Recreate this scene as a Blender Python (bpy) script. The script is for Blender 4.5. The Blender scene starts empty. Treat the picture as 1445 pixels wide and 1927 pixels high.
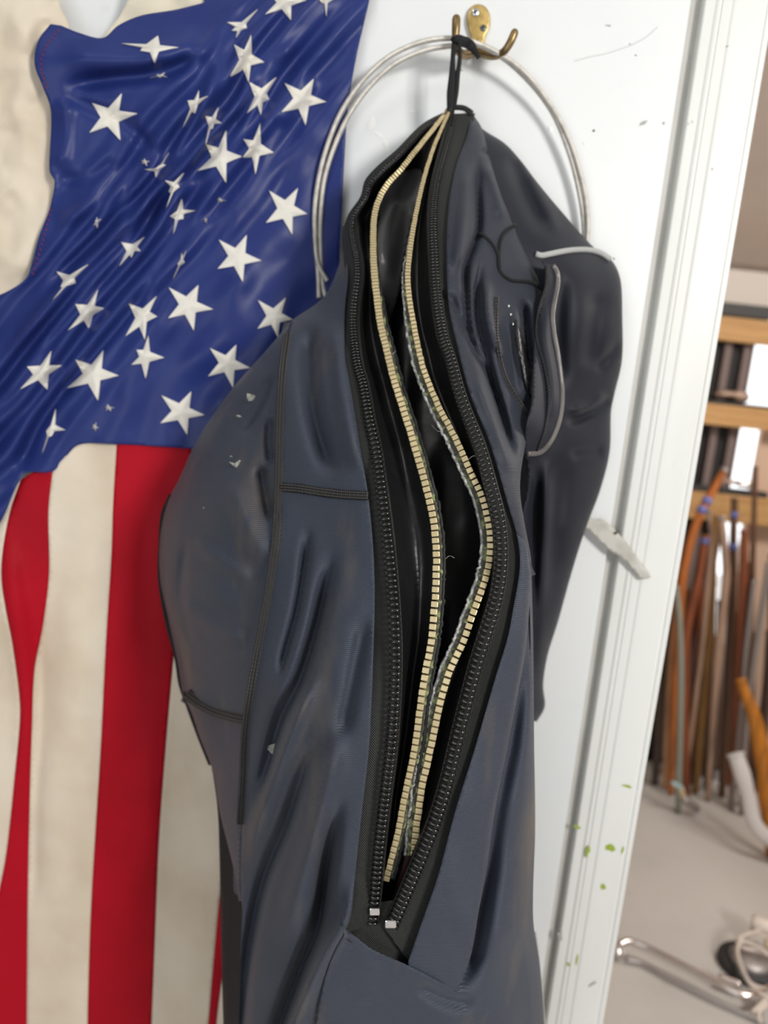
import bpy, bmesh, math, random
import numpy as np
from mathutils import Matrix, Vector
from mathutils.geometry import delaunay_2d_cdt

random.seed(4); rng = np.random.default_rng(4)
S = bpy.context.scene
COL = S.collection

# ------------------------------------------------------------------ camera
IW, IH, FPX = 1445, 1927, 1447.0
PITCH, ROLL = math.radians(9.0), math.radians(6.0)
CAM = np.array([0.0, -0.95, 1.35])
_r0 = np.array([1.0, 0, 0]); FWD = np.array([0, math.cos(PITCH), -math.sin(PITCH)]); _u0 = np.array([0, math.sin(PITCH), math.cos(PITCH)])
RIGHT = math.cos(ROLL) * _r0 + math.sin(ROLL) * _u0
UP = -math.sin(ROLL) * _r0 + math.cos(ROLL) * _u0
cd = bpy.data.cameras.new('camera'); cam = bpy.data.objects.new('camera', cd); COL.objects.link(cam)
cd.sensor_fit = 'AUTO'; cd.sensor_width = 36.0; cd.lens = 36.0 * FPX / IH
cd.clip_start = 0.02; cd.clip_end = 60
cd.dof.use_dof = True; cd.dof.focus_distance = 0.62; cd.dof.aperture_fstop = 4.0
cam.matrix_world = Matrix(((RIGHT[0], UP[0], -FWD[0], CAM[0]), (RIGHT[1], UP[1], -FWD[1], CAM[1]),
                           (RIGHT[2], UP[2], -FWD[2], CAM[2]), (0, 0, 0, 1)))
S.camera = cam

# ------------------------------------------------------------------ world, lights, exposure
w = bpy.data.worlds.new('world'); S.world = w; w.use_nodes = True
w.node_tree.nodes['Background'].inputs[0].default_value = (0.97, 0.98, 1.0, 1)
w.node_tree.nodes['Background'].inputs[1].default_value = 2.2
def area(name, loc, target, size, power, color=(1, 1, 1)):
    l = bpy.data.lights.new(name, 'AREA'); l.shape = 'RECTANGLE'; l.size, l.size_y = size; l.energy = power; l.color = color
    o = bpy.data.objects.new(name, l); COL.objects.link(o); o.location = loc
    o.rotation_euler = (Vector(target) - Vector(loc)).to_track_quat('-Z', 'Y').to_euler()
    return o
area('key_light', (1.6, -2.3, 2.15), (0.0, 0.0, 0.9), (0.55, 0.55), 62, (1.0, 0.97, 0.93))
area('ceiling_light', (-0.7, -1.1, 2.7), (0.0, 0.0, 1.3), (0.35, 0.35), 3, (1.0, 0.98, 0.95))
area('window_light', (-0.9, -2.5, 1.15), (0, 0, 1.1), (1.3, 1.1), 17, (0.90, 0.95, 1.0))
area('far_room_light', (1.7, 0.75, 2.15), (1.2, 1.6, 0.4), (0.7, 0.5), 34, (1.0, 0.94, 0.88))
S.view_settings.view_transform = 'Standard'; S.view_settings.look = 'None'
S.view_settings.gamma = 1.0; S.view_settings.use_curve_mapping = False
S.view_settings.exposure = -0.16

# ------------------------------------------------------------------ helpers
def rays(px, py):
    px = np.asarray(px, float); py = np.asarray(py, float)
    return FWD + RIGHT * ((px - IW / 2) / FPX)[..., None] - UP * ((py - IH / 2) / FPX)[..., None]
def P(px, py, d):
    """world points at distance d (m) in front of the door face, measured along the wall normal"""
    v = rays(px, py); t = (-np.asarray(d, float) - CAM[1]) / v[..., 1]
    return CAM + v * t[..., None]
def PF(px, py, z=0.0):
    v = rays(px, py); t = (z - CAM[2]) / v[..., 2]
    return CAM + v * np.asarray(t)[..., None]
def P1(x, y, d): return P(np.array(float(x)), np.array(float(y)), d)
def catmull(pts, step=5.0, closed=False, dims=2):
    p = np.array(pts, float)
    if closed: p = np.vstack([p[-1], p, p[0], p[1]])
    else: p = np.vstack([2 * p[0] - p[1], p, 2 * p[-1] - p[-2]])
    out = []
    for i in range(1, len(p) - 2):
        a, b, c, e = p[i - 1], p[i], p[i + 1], p[i + 2]
        n = max(1, int(np.linalg.norm((c - b)[:dims]) / step))
        t = (np.arange(n) / n)[:, None]
        t0 = 0.0
        k1 = max(np.linalg.norm((b - a)[:dims]) ** .5, 1e-6); k2 = max(np.linalg.norm((c - b)[:dims]) ** .5, 1e-6); k3 = max(np.linalg.norm((e - c)[:dims]) ** .5, 1e-6)
        m1 = k2 * ((b - a) / k1 - (c - a) / (k1 + k2) + (c - b) / k2)
        m2 = k2 * ((c - b) / k2 - (e - b) / (k2 + k3) + (e - c) / k3)
        out.append((2 * t**3 - 3 * t**2 + 1) * b + (t**3 - 2 * t**2 + t) * m1 + (-2 * t**3 + 3 * t**2) * c + (t**3 - t**2) * m2)
    r = np.vstack(out)
    if not closed: r = np.vstack([r, p[-2]])
    return r
def resample(p, n):
    p = np.asarray(p, float); s = np.r_[0, np.cumsum(np.linalg.norm(np.diff(p, axis=0), axis=1))]
    u = np.linspace(0, s[-1], n)
    return np.stack([np.interp(u, s, p[:, k]) for k in range(p.shape[1])], 1)
def seg_dist(px, py, poly):
    """distance to polyline and param 0..1 along it"""
    best = np.full(px.shape, 1e9); par = np.zeros(px.shape)
    L = np.r_[0, np.cumsum(np.linalg.norm(np.diff(poly[:, :2], axis=0), axis=1))]
    for i in range(len(poly) - 1):
        a, b = poly[i, :2], poly[i + 1, :2]; ab = b - a; l2 = ab @ ab + 1e-9
        t = np.clip(((px - a[0]) * ab[0] + (py - a[1]) * ab[1]) / l2, 0, 1)
        q = np.hypot(px - a[0] - t * ab[0], py - a[1] - t * ab[1])
        m = q < best; best[m] = q[m]; par[m] = ((L[i] + t * math.sqrt(l2)) / L[-1])[m]
    return best, par
_ng = rng.random((64, 64))
def vnoise(x, y):
    x = np.asarray(x, float); y = np.asarray(y, float)
    xi = np.floor(x).astype(int); yi = np.floor(y).astype(int); fx = x - xi; fy = y - yi
    fx = fx * fx * (3 - 2 * fx); fy = fy * fy * (3 - 2 * fy)
    g = lambda a, b: _ng[a % 64, b % 64]
    return (g(xi, yi) * (1 - fx) + g(xi + 1, yi) * fx) * (1 - fy) + (g(xi, yi + 1) * (1 - fx) + g(xi + 1, yi + 1) * fx) * fy - .5
class Field:
    def __init__(s, ctrl, folds=(), extra=None, lo=0.004, smooth=2e-4, fa=1.0):
        s.fa = fa
        c = np.array(ctrl, float); s.q = c[:, :2] / 500; n = len(c)
        K = s.k(s.q, s.q) + np.eye(n) * smooth; A = np.c_[np.ones(n), s.q]
        M = np.block([[K, A], [A.T, np.zeros((3, 3))]]); s.w = np.linalg.solve(M, np.r_[c[:, 2], 0, 0, 0])
        s.folds = [(catmull(f[0], 14), f[1] * (.9 if fa > 2 else 1), f[2], f[3] if len(f) > 3 else 'g') for f in folds]; s.extra = extra; s.lo = lo
    def k(s, a, b):
        r2 = ((a[:, None] - b[None]) ** 2).sum(-1) + 1e-12
        return 0.5 * r2 * np.log(r2)
    def __call__(s, px, py):
        px = np.asarray(px, float); py = np.asarray(py, float); sh = px.shape
        q = np.c_[px.ravel(), py.ravel()] / 500
        d = (s.k(q, s.q) @ s.w[:-3] + np.c_[np.ones(len(q)), q] @ s.w[-3:]).reshape(sh)
        for poly, wd, amp, kind in s.folds:
            r, t = seg_dist(px, py, poly)
            tp = np.clip(np.minimum(t, 1 - t) / 0.22, 0, 1); tp = tp * tp * (3 - 2 * tp)
            d = d + amp * s.fa * tp * (np.exp(-(r / wd) ** 2) if kind == 'g' else np.exp(-r / wd))
        if s.extra: d = d + s.extra(px, py)
        return np.maximum(d, s.lo)

def new_mesh(name, v, f, smooth=True):
    me = bpy.data.meshes.new(name); me.from_pydata([tuple(map(float, a)) for a in v], [], [tuple(map(int, a)) for a in f]); me.update()
    if smooth: me.polygons.foreach_set('use_smooth', [True] * len(me.polygons))
    return me
def link(name, me, m=None, parent=None, mat=None, kind=None):
    o = bpy.data.objects.new(name, me); COL.objects.link(o)
    if m is not None and me is not None and len(me.materials) == 0: me.materials.append(m)
    if parent is not None:
        o.parent = parent
        if parent.type == 'EMPTY': o.matrix_parent_inverse = Matrix.Translation(-parent.location)
    if mat is not None: o.matrix_basis = mat
    if kind: o['kind'] = kind
    return o
def thing(name, label, cat, loc, group=None):
    o = bpy.data.objects.new(name, None); COL.objects.link(o); o.empty_display_size = .02; o.location = Vector([float(a) for a in loc])
    o['label'] = label; o['category'] = cat
    if group: o['group'] = group
    return o
def tag(o, label, cat, group=None):
    o['label'] = label; o['category'] = cat
    if group: o['group'] = group
    return o
def inside(px, py, poly):
    r = np.zeros(px.shape, bool); n = len(poly)
    for i in range(n):
        x0, y0 = poly[i]; x1, y1 = poly[(i + 1) % n]
        if y0 == y1: continue
        c = ((y0 > py) != (y1 > py)) & (px < (x1 - x0) * (py - y0) / (y1 - y0) + x0); r ^= c
    return r
def patch(name, poly, field, m, parent, sp=7.0, hem=(0.012, 5.0), off=0.0, edge=None, kind=None):
    """cloth panel: pattern outline filled with a triangle net, shaped by a relief field, edges turned back as a hem"""
    poly = np.array(poly, float)
    keep = np.linalg.norm(poly - np.roll(poly, 1, 0), axis=1) > 0.8; poly = poly[keep]
    ar = 0.5 * np.sum(poly[:, 0] * np.roll(poly[:, 1], -1) - np.roll(poly[:, 0], -1) * poly[:, 1])
    if ar < 0: poly = poly[::-1].copy()
    x0, y0 = poly.min(0); x1, y1 = poly.max(0)
    ys = np.arange(y0, y1, sp * .9); g = []
    for i, y in enumerate(ys): 
        xs = np.arange(x0 + (sp / 2 if i % 2 else 0), x1, sp); g.append(np.c_[xs, np.full(len(xs), y)])
    g = np.vstack(g); ok = inside(g[:, 0], g[:, 1], poly)
    r, _ = seg_dist(g[:, 0], g[:, 1], np.vstack([poly, poly[:1]])); g = g[ok & (r > sp * .45)]
    n = len(poly)
    pts = [Vector(a) for a in np.vstack([poly, g])]
    vv, _, ff, _, _, _ = delaunay_2d_cdt(pts, [(i, (i + 1) % n) for i in range(n)], [], 1, 1e-4)
    q = np.array([(a.x, a.y) for a in vv])
    d = field(q[:, 0], q[:, 1]) + off
    if edge: 
        for el, wd, drop in edge:
            rr, _ = seg_dist(q[:, 0], q[:, 1], catmull(el, 10)); t = np.clip(1 - rr / wd, 0, 1); d = d - drop * (1 - np.sqrt(np.maximum(0, 1 - t * t)))
    d = np.maximum(d, .003)
    V = list(P(q[:, 0], q[:, 1], d)); Fc = [tuple(f) for f in ff]
    # orient faces toward viewer (counter-clockwise in image with y down -> reverse)
    out = []
    for f in Fc:
        a, b, c = q[f[0]], q[f[1]], q[f[2]]
        out.append(f[::-1] if (b[0] - a[0]) * (c[1] - a[1]) - (b[1] - a[1]) * (c[0] - a[0]) > 0 else f)
    if hem:
        bi = []
        for a in poly: bi.append(int(np.argmin(((q - a) ** 2).sum(1))))
        tn = np.roll(poly, -1, 0) - np.roll(poly, 1, 0); nn = np.c_[-tn[:, 1], tn[:, 0]]; nn /= np.linalg.norm(nn, axis=1)[:, None] + 1e-9
        prev = bi
        for k in (1, 2, 3):
            a = k / 3; pp = poly + nn * hem[1] * (1 - math.cos(a * math.pi / 2)); dd = np.maximum(d[bi] - hem[0] * math.sin(a * math.pi / 2), .0015)
            base = len(V); V += list(P(pp[:, 0], pp[:, 1], dd)); cur = list(range(base, base + n))
            for i in range(n):
                j = (i + 1) % n; out.append((prev[i], prev[j], cur[j], cur[i]))
            prev = cur
    me = new_mesh(name, V, out)
    return link(name, me, m, parent, kind=kind)
def tube(pts, rw, rh=None, n=8, caps=True, closed=False, toward=None, twist=0.0):
    """sweep an elliptical section (half-width rw across, half-height rh toward the viewer side) along 3D points"""
    p = np.asarray(pts, float); N = len(p); rh = rw if rh is None else rh
    rw = np.broadcast_to(np.asarray(rw, float), (N,)); rh = np.broadcast_to(np.asarray(rh, float), (N,))
    T = np.roll(p, -1, 0) - np.roll(p, 1, 0)
    if not closed: T[0] = p[1] - p[0]; T[-1] = p[-1] - p[-2]
    T /= np.linalg.norm(T, axis=1)[:, None] + 1e-12
    V0 = (CAM - p) if toward is None else np.broadcast_to(np.asarray(toward, float), p.shape)
    Sd = np.cross(T, V0); Sd /= np.linalg.norm(Sd, axis=1)[:, None] + 1e-12; Nn = np.cross(Sd, T)
    a = np.arange(n) / n * 2 * math.pi
    v = p[:, None] + Sd[:, None] * (np.cos(a)[None, :, None] * rw[:, None, None]) + Nn[:, None] * (np.sin(a)[None, :, None] * rh[:, None, None])
    v = v.reshape(-1, 3); f = []
    for i in range(N if closed else N - 1):
        i2 = (i + 1) % N
        for k in range(n):
            k2 = (k + 1) % n; f.append((i * n + k, i2 * n + k, i2 * n + k2, i * n + k2))
    if caps and not closed: f.append(tuple(range(n))); f.append(tuple(range((N - 1) * n, N * n))[::-1])
    return v, f
def join(parts):
    V, F = [], []; b = 0
    for v, f in parts:
        V.append(np.asarray(v, float)); F += [tuple(i + b for i in q) for q in f]; b += len(v)
    return np.vstack(V), F
def frames(p):
    p = np.asarray(p, float); T = np.gradient(p, axis=0); T /= np.linalg.norm(T, axis=1)[:, None]
    Sd = np.cross(T, CAM - p); Sd /= np.linalg.norm(Sd, axis=1)[:, None]; return T, Sd, np.cross(Sd, T)
def box(x0, x1, y0, y1, z0, z1, bev=0.0):
    bm = bmesh.new(); bmesh.ops.create_cube(bm, size=1)
    for v in bm.verts: v.co = Vector(((x0 + x1) / 2 + v.co.x * (x1 - x0), (y0 + y1) / 2 + v.co.y * (y1 - y0), (z0 + z1) / 2 + v.co.z * (z1 - z0)))
    if bev: bmesh.ops.bevel(bm, geom=bm.edges[:], offset=bev, segments=2, affect='EDGES', profile=.5)
    me = bpy.data.meshes.new('box'); bm.to_mesh(me); bm.free(); return me
def sphere(r=1.0, sub=2):
    bm = bmesh.new(); bmesh.ops.create_icosphere(bm, subdivisions=sub, radius=r); me = bpy.data.meshes.new('ball'); bm.to_mesh(me); bm.free()
    me.polygons.foreach_set('use_smooth', [True] * len(me.polygons)); return me
def basis(o, x, y, z, s=(1, 1, 1)):
    return Matrix(((x[0] * s[0], y[0] * s[1], z[0] * s[2], o[0]), (x[1] * s[0], y[1] * s[1], z[1] * s[2], o[1]), (x[2] * s[0], y[2] * s[1], z[2] * s[2], o[2]), (0, 0, 0, 1)))

# ------------------------------------------------------------------ materials
def srgb(r, g, b):
    f = lambda c: (c / 255 / 12.92) if c / 255 <= .04045 else ((c / 255 + .055) / 1.055) ** 2.4
    return (f(r), f(g), f(b), 1)
def mat(name, col, rough=.6, metal=0.0, spec=.5, sheen=0.0, col2=None, nscale=8, lo=.45, hi=.65, stretch=(1, 1, 1), ribs=None, grain=None, transl=0.0, col3=None, n3=(60, .66, .74), coat=0.0):
    m = bpy.data.materials.new(name); m.use_nodes = True; N = m.node_tree.nodes; L = m.node_tree.links
    b = N['Principled BSDF']; b.inputs['Base Color'].default_value = col; b.inputs['Roughness'].default_value = rough; b.inputs['Metallic'].default_value = metal
    b.inputs['Specular IOR Level'].default_value = spec; b.inputs['Sheen Weight'].default_value = sheen; b.inputs['Coat Weight'].default_value = coat
    b.inputs['Sheen Roughness'].default_value = .4
    tc = N.new('ShaderNodeTexCoord'); mp = N.new('ShaderNodeMapping'); L.new(tc.outputs['Object'], mp.inputs[0]); mp.inputs['Scale'].default_value = stretch
    src = None
    def noise(scale, det=4, vec=None):
        n = N.new('ShaderNodeTexNoise'); n.inputs['Scale'].default_value = scale; n.inputs['Detail'].default_value = det; L.new(vec or mp.outputs[0], n.inputs['Vector']); return n
    def over(prev, c, scale, a, bb, det=5):
        n = noise(scale, det); r = N.new('ShaderNodeMapRange'); r.inputs[1].default_value = a; r.inputs[2].default_value = bb; L.new(n.outputs[0], r.inputs[0])
        x = N.new('ShaderNodeMix'); x.data_type = 'RGBA'; L.new(r.outputs[0], x.inputs[0])
        if prev is None: x.inputs[6].default_value = col
        else: L.new(prev, x.inputs[6])
        x.inputs[7].default_value = c; return x.outputs[2]
    if col2: src = over(src, col2, nscale, lo, hi)
    if col3: src = over(src, col3, n3[0], n3[1], n3[2], 8)
    if src: L.new(src, b.inputs['Base Color'])
    h = None
    if ribs:
        wv = N.new('ShaderNodeTexWave'); wv.wave_type = 'BANDS'; wv.bands_direction = ribs[2] if len(ribs) > 2 else 'Z'
        wv.inputs['Scale'].default_value = ribs[0]; wv.inputs['Distortion'].default_value = .6; L.new(tc.outputs['Object'], wv.inputs['Vector'])
        bp = N.new('ShaderNodeBump'); bp.inputs['Strength'].default_value = ribs[1]; bp.inputs['Distance'].default_value = .0006; L.new(wv.outputs['Fac'], bp.inputs['Height']); h = bp
    if grain:
        n = noise(grain[0], 3, tc.outputs['Object']); bp = N.new('ShaderNodeBump'); bp.inputs['Strength'].default_value = grain[1]; bp.inputs['Distance'].default_value = grain[2] if len(grain) > 2 else .0006
        L.new(n.outputs[0], bp.inputs['Height'])
        if h: L.new(h.outputs[0], bp.inputs['Normal'])
        h = bp
    if h: L.new(h.outputs[0], b.inputs['Normal'])
    if transl:
        tr = N.new('ShaderNodeBsdfTranslucent'); tr.inputs[0].default_value = col; ms = N.new('ShaderNodeMixShader'); ms.inputs[0].default_value = transl
        L.new(b.outputs[0], ms.inputs[1]); L.new(tr.outputs[0], ms.inputs[2]); L.new(ms.outputs[0], N['Material Output'].inputs[0])
    return m
M = {}
M['paint'] = mat('white_door_paint', (.84, .86, .87, 1), .38, col2=(.80, .83, .85, 1), nscale=3, grain=(60, .06), col3=(.66, .65, .62, 1), n3=(9, .70, .80))
M['trim'] = mat('white_trim_paint', (.84, .85, .83, 1), .35, col2=(.80, .81, .78, 1), nscale=4, stretch=(4, 4, .6), grain=(80, .05), col3=(.62, .66, .45, 1), n3=(14, .70, .82))
M['flake'] = mat('glossy_white_paint', (.90, .90, .89, 1), .15)
M['jamb'] = mat('shaded_jamb_paint', (.56, .55, .52, 1), .5, col2=(.50, .49, .46, 1), nscale=10)  # grey tone paints in the shade of the recessed strip
M['fabric'] = mat('navy_black_stretch_fabric', (.040, .049, .073, 1), .52, spec=.36, sheen=.14, col2=(.130, .104, .080, 1), nscale=10, lo=.57, hi=.82, stretch=(2.2, 1, .6), ribs=(190, .5), col3=(.20, .19, .17, 1), n3=(330, .74, .80), grain=(900, .3, .0004))
M['fabric_clean_dimmed'] = mat('navy_black_smooth_fabric_dimmed', (.013, .0145, .024, 1), .58, spec=.3, sheen=.10, ribs=(260, .12), grain=(900, .15, .0004))  # no dirt; base also darkened for the weaker light on the right side
M['fabric_half_dimmed'] = mat('navy_stretch_cleaner_half_dimmed', (.025, .029, .044, 1), .55, spec=.33, sheen=.12, col2=(.07, .056, .044, 1), nscale=10, lo=.60, hi=.88, ribs=(220, .25), grain=(900, .2, .0004))  # less dirt; weaker light on the upper front put into the base colour
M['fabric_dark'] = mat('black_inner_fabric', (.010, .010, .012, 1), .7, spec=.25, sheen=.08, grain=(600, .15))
M['thread'] = mat('black_seam_thread', (.012, .012, .013, 1), .55, spec=.4)
M['tape'] = mat('black_woven_zip_tape', (.026, .027, .025, 1), .55, spec=.4, ribs=(300, 1.0, 'DIAGONAL'), grain=(1200, .5, .0005))
M['gloss'] = mat('glossy_black_lining', (.010, .010, .011, 1), .33, spec=.55, grain=(14, .6, .009))
M['lining'] = mat('black_coated_lining', (.013, .013, .014, 1), .36, spec=.5, grain=(18, .4, .006))
M['lining_sheen'] = mat('lining_painted_sheen', (.040, .040, .042, 1), .42, spec=.5, grain=(18, .4, .006))  # lit copy of the black lining, its sheen put into the colour
M['coil'] = mat('black_nylon_coil', (.008, .008, .008, 1), .13, spec=.8)
M['brass_tooth'] = mat('pale_brass', (.66, .55, .33, 1), .42, metal=.5, col2=(.46, .38, .20, 1), nscale=160, lo=.45, hi=.7)
M['verdigris'] = mat('brass_tape_verdigris', (.045, .045, .035, 1), .7, col2=(.26, .31, .13, 1), nscale=150, lo=.50, hi=.66)
M['silver_tape'] = mat('frayed_grey_tape_edge', (.16, .16, .16, 1), .5, col2=(.48, .48, .47, 1), nscale=220, lo=.45, hi=.62, grain=(900, .6))
M['stop'] = mat('nickel_stop', (.75, .72, .72, 1), .25, metal=1)
M['brass'] = mat('worn_brass', (.74, .53, .20, 1), .36, metal=.8, col2=(.42, .30, .11, 1), nscale=120, lo=.5, hi=.75)
M['antique'] = mat('dark_antique_brass', (.30, .21, .10, 1), .36, metal=.85, col2=(.20, .14, .07, 1), nscale=90)
M['zinc'] = mat('zinc_screw', (.68, .70, .72, 1), .3, metal=.9)
M['darkscrew'] = mat('dull_screw', (.16, .16, .16, 1), .45, metal=.7)
M['slot'] = mat('screw_recess', (.02, .02, .02, 1), .6)
M['strap'] = mat('black_webbing', (.012, .012, .014, 1), .6, spec=.35, ribs=(400, .4))
M['cable'] = mat('silver_braid', (.72, .69, .64, 1), .36, metal=.45, col2=(.58, .55, .50, 1), nscale=120)
M['blue'] = mat('navy_blue_nylon', (.016, .030, .160, 1), .42, spec=.28, sheen=.0, ribs=(700, .05), grain=(26, .22, .004), col2=(.020, .037, .18, 1), nscale=9, col3=(.12, .09, .07, 1), n3=(22, .76, .92))
M['red'] = mat('red_nylon', (.44, .004, .016, 1), .55, spec=.12, sheen=.0, grain=(22, .3, .005), col2=(.36, .003, .012, 1), nscale=6)
M['white'] = mat('white_nylon_shade_tint', (.77, .68, .555, 1), .55, spec=.35, sheen=.05, grain=(20, .4, .006), col2=(.66, .55, .42, 1), nscale=5)  # tan tint of the shaded stripes put into the white base
M['star'] = mat('white_embroidery', (.82, .79, .72, 1), .45, spec=.4, ribs=(420, .35, 'DIAGONAL'))
M['canvas'] = mat('cream_canvas', (.74, .68, .55, 1), .75, grain=(500, .5))
M['redthread'] = mat('red_thread', (.25, .02, .06, 1), .6)
M['piping'] = mat('grey_reflective_piping', (.50, .51, .50, 1), .4, ribs=(500, .4))
M['rim'] = mat('smooth_grey_rubber_rim', (.16, .145, .14, 1), .25, spec=.6, col2=(.10, .09, .09, 1), nscale=30)
M['pale_plastic'] = mat('weathered_pale_plastic', (.60, .58, .53, 1), .5, col2=(.50, .48, .43, 1), nscale=40, grain=(90, .2))
M['rust'] = mat('rusty_nail', (.12, .08, .05, 1), .6, metal=.5)
M['chip'] = mat('green_paint_chip', (.34, .45, .05, 1), .6)
M['greychip'] = mat('grey_scuff', (.42, .42, .40, 1), .7)
M['spot'] = mat('dried_paint_spot', (.33, .33, .29, 1), .6, col2=(.12, .12, .12, 1), nscale=260, grain=(700, .5))
M['dot'] = mat('pin_hole', (.09, .08, .07, 1), .8)
M['concrete'] = mat('concrete', (.56, .525, .49, 1), .8, col2=(.49, .46, .43, 1), nscale=2.2, grain=(60, .15), col3=(.30, .22, .16, 1), n3=(9, .68, .80))
M['ceiling'] = mat('beige_ceiling_board', (.74, .64, .56, 1), .85, col2=(.68, .58, .51, 1), nscale=2)
M['upper'] = mat('pale_beige_board', (.66, .60, .54, 1), .85)
M['cladding'] = mat('black_cladding', (.014, .012, .012, 1), .7)
M['batten'] = mat('mauve_grey_batten', (.20, .15, .14, 1), .8)
M['lumber'] = mat('pine_lumber', (.54, .31, .12, 1), .65, col2=(.44, .23, .08, 1), nscale=9, stretch=(.5, 8, 8))
M['plank'] = mat('pale_pine_plank', (.66, .46, .34, 1), .7)
def wood(n, c): 
    M[n] = mat(n + '_lacquer', c, .35, col2=tuple(k * .65 for k in c[:3]) + (1,), nscale=12, stretch=(5, 5, .6), coat=.3)
wood('orange', (.46, .13, .018, 1)); wood('tan', (.55, .30, .15, 1)); wood('russet', (.25, .06, .015, 1)); wood('golden', (.30, .15, .035, 1))
wood('brown', (.13, .06, .03, 1)); wood('darkbrown', (.055, .03, .02, 1)); wood('palewood', (.42, .27, .19, 1)); wood('amber', (.56, .19, .004, 1))
M['steel'] = mat('grey_steel', (.36, .33, .32, 1), .4, metal=.6)
M['greenpole'] = mat('grey_green_pole', (.28, .30, .25, 1), .5, metal=.2)
M['teal'] = mat('pale_teal_plastic', (.40, .55, .56, 1), .5)
M['tanplastic'] = mat('tan_plastic', (.52, .42, .28, 1), .5)
M['chrome'] = mat('chrome', (.78, .72, .70, 1), .16, metal=1)
M['whiteplastic'] = mat('white_plastic', (.68, .64, .62, 1), .4)
M['cord'] = mat('cream_cord', (.66, .57, .50, 1), .5)
M['blacksoft'] = mat('black_rubber', (.03, .028, .028, 1), .6)
M['bluetape'] = mat('blue_tape', (.14, .17, .46, 1), .5)

M['roomwall'] = mat('warm_white_wall', (.38, .37, .35, 1), .85); M['roomceil'] = mat('white_ceiling', (.55, .55, .53, 1), .9)
# ------------------------------------------------------------------ setting
def struct(name, me, m, parent=None):
    o = link(name, me, m, parent)
    if parent is None: o['kind'] = 'structure'
    return o
XE, XT0, XT1 = 0.284, 0.298, 0.3735
door = struct('door_1', box(-1.35, XE, 0.0, 0.04, 0.01, 2.15, .0015), M['paint'])
struct('trim_1', box(XE + .0003, XT0 + .02, 0.009, 0.12, 0.0, 2.2), M['jamb'])
# moulded casing: profile swept up the wall
prof = [(XT0, .016), (XT0, -.004), (XT0 + .0015, -.0065), (XT0 + .012, -.0075), (XT0 + .0135, -.0095), (XT0 + .016, -.0105), (XT0 + .0185, -.0095), (XT0 + .0195, -.0115),
        (XT0 + .030, -.0122), (XT0 + .0315, -.0138), (XT0 + .034, -.0142), (XT0 + .0655, -.0145), (XT0 + .0668, -.0128), (XT0 + .0683, -.0128), (XT0 + .0695, -.0150), (XT1 - .001, -.0150), (XT1, -.0140), (XT1, .12)]
prof = [(x, y * .55 if y < .1 else y) for x, y in prof]; zz = (0.0, 2.2); v = [(x, y, z) for z in zz for x, y in prof]; n = len(prof)
casing = struct('trim_2', new_mesh('trim', v, [(i, i + 1, n + i + 1, n + i) for i in range(n - 1)], False), M['trim'])
struct('floor', box(-3.0, 4.0, -3.0, 6.0, -0.05, 0.0), M['concrete'])
YB = 1.95
def xb(px, py, y=YB): return float(P1(px, py, -y)[0])
def zb(px, py, y=YB): return float(P1(px, py, -y)[2])
xo0 = xb(1404, 740); xo1 = xb(1428, 850); xlo = .40
ztop = zb(1400, 577)
zg2 = zb(1400, 785)
wb = struct('wall_back', box(xlo - .6, xo0, YB, YB + .03, 0, ztop), M['cladding'])
for k, (px, wd) in enumerate(((1352, .028), (1388, .034), (1400.5, .014))):
    xx = xb(px, 700)
    link('batten', box(xx, xx + wd, YB - .022, YB, 0.02, ztop - .02, .003), M['batten'], wb)
for k in range(5):
    xx = xb(1330, 700) - .09 - k * .14; link('batten', box(xx, xx + .03, YB - .022, YB, 0.02, ztop - .02, .003), M['batten'], wb)
link('plank', box(xo1, xo1 + .45, YB, YB + .03, 0, zg2), M['plank'], wb)
link('plank', box(xo1 + .45, 3.2, YB, YB + .03, 0, ztop), M['plank'], wb)
struct('wall_upper', box(xlo - .6, 3.2, YB - .01, YB + .05, ztop, zb(1400, 510)), M['upper'])
zc = zb(1400, 508)
me = new_mesh('ceil', [(xlo - .6, YB + .05, zc), (3.2, YB + .05, zc), (3.2, .12, zc + .45), (xlo - .6, .12, zc + .45), (xlo - .6, YB + .05, zc + .04), (3.2, YB + .05, zc + .04), (3.2, .12, zc + .49), (xlo - .6, .12, zc + .49)],
              [(0, 1, 2, 3), (7, 6, 5, 4), (0, 4, 5, 1), (1, 5, 6, 2), (2, 6, 7, 3), (3, 7, 4, 0)], False)
struct('ceiling', me, M['ceiling'])
struct('wall_right', box(3.2, 3.25, .12, YB, 0, 2.3), M['upper'])
struct('wall_left', box(xlo - .65, xlo - .6, .12, YB, 0, 2.3), M['upper'])
struct('wall_header', box(-2.6, 3.2, 0.0, .12, 2.2, 2.9), M['paint'])
struct('wall_front', box(1.35, 3.2, 0.0, .12, 0, 2.2), M['paint'])
struct('wall_front', box(-2.6, -1.36, 0.0, .12, 0, 2.2), M['paint'])
struct('wall_side', box(-2.65, -2.6, -3.3, .12, 0, 2.9), M['roomwall'])
struct('wall_side', box(2.6, 2.65, -3.3, 0, 0, 2.9), M['roomwall'])
struct('wall_behind', box(-2.65, 2.65, -3.35, -3.3, 0, 2.9), M['roomwall'])
struct('ceiling_front', box(-2.65, 2.65, -3.35, .12, 2.9, 2.95), M['roomceil'])
struct('ceiling_gap', box(xlo - .65, 3.25, .12, .16, 2.2, 2.9), M['upper'])
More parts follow.
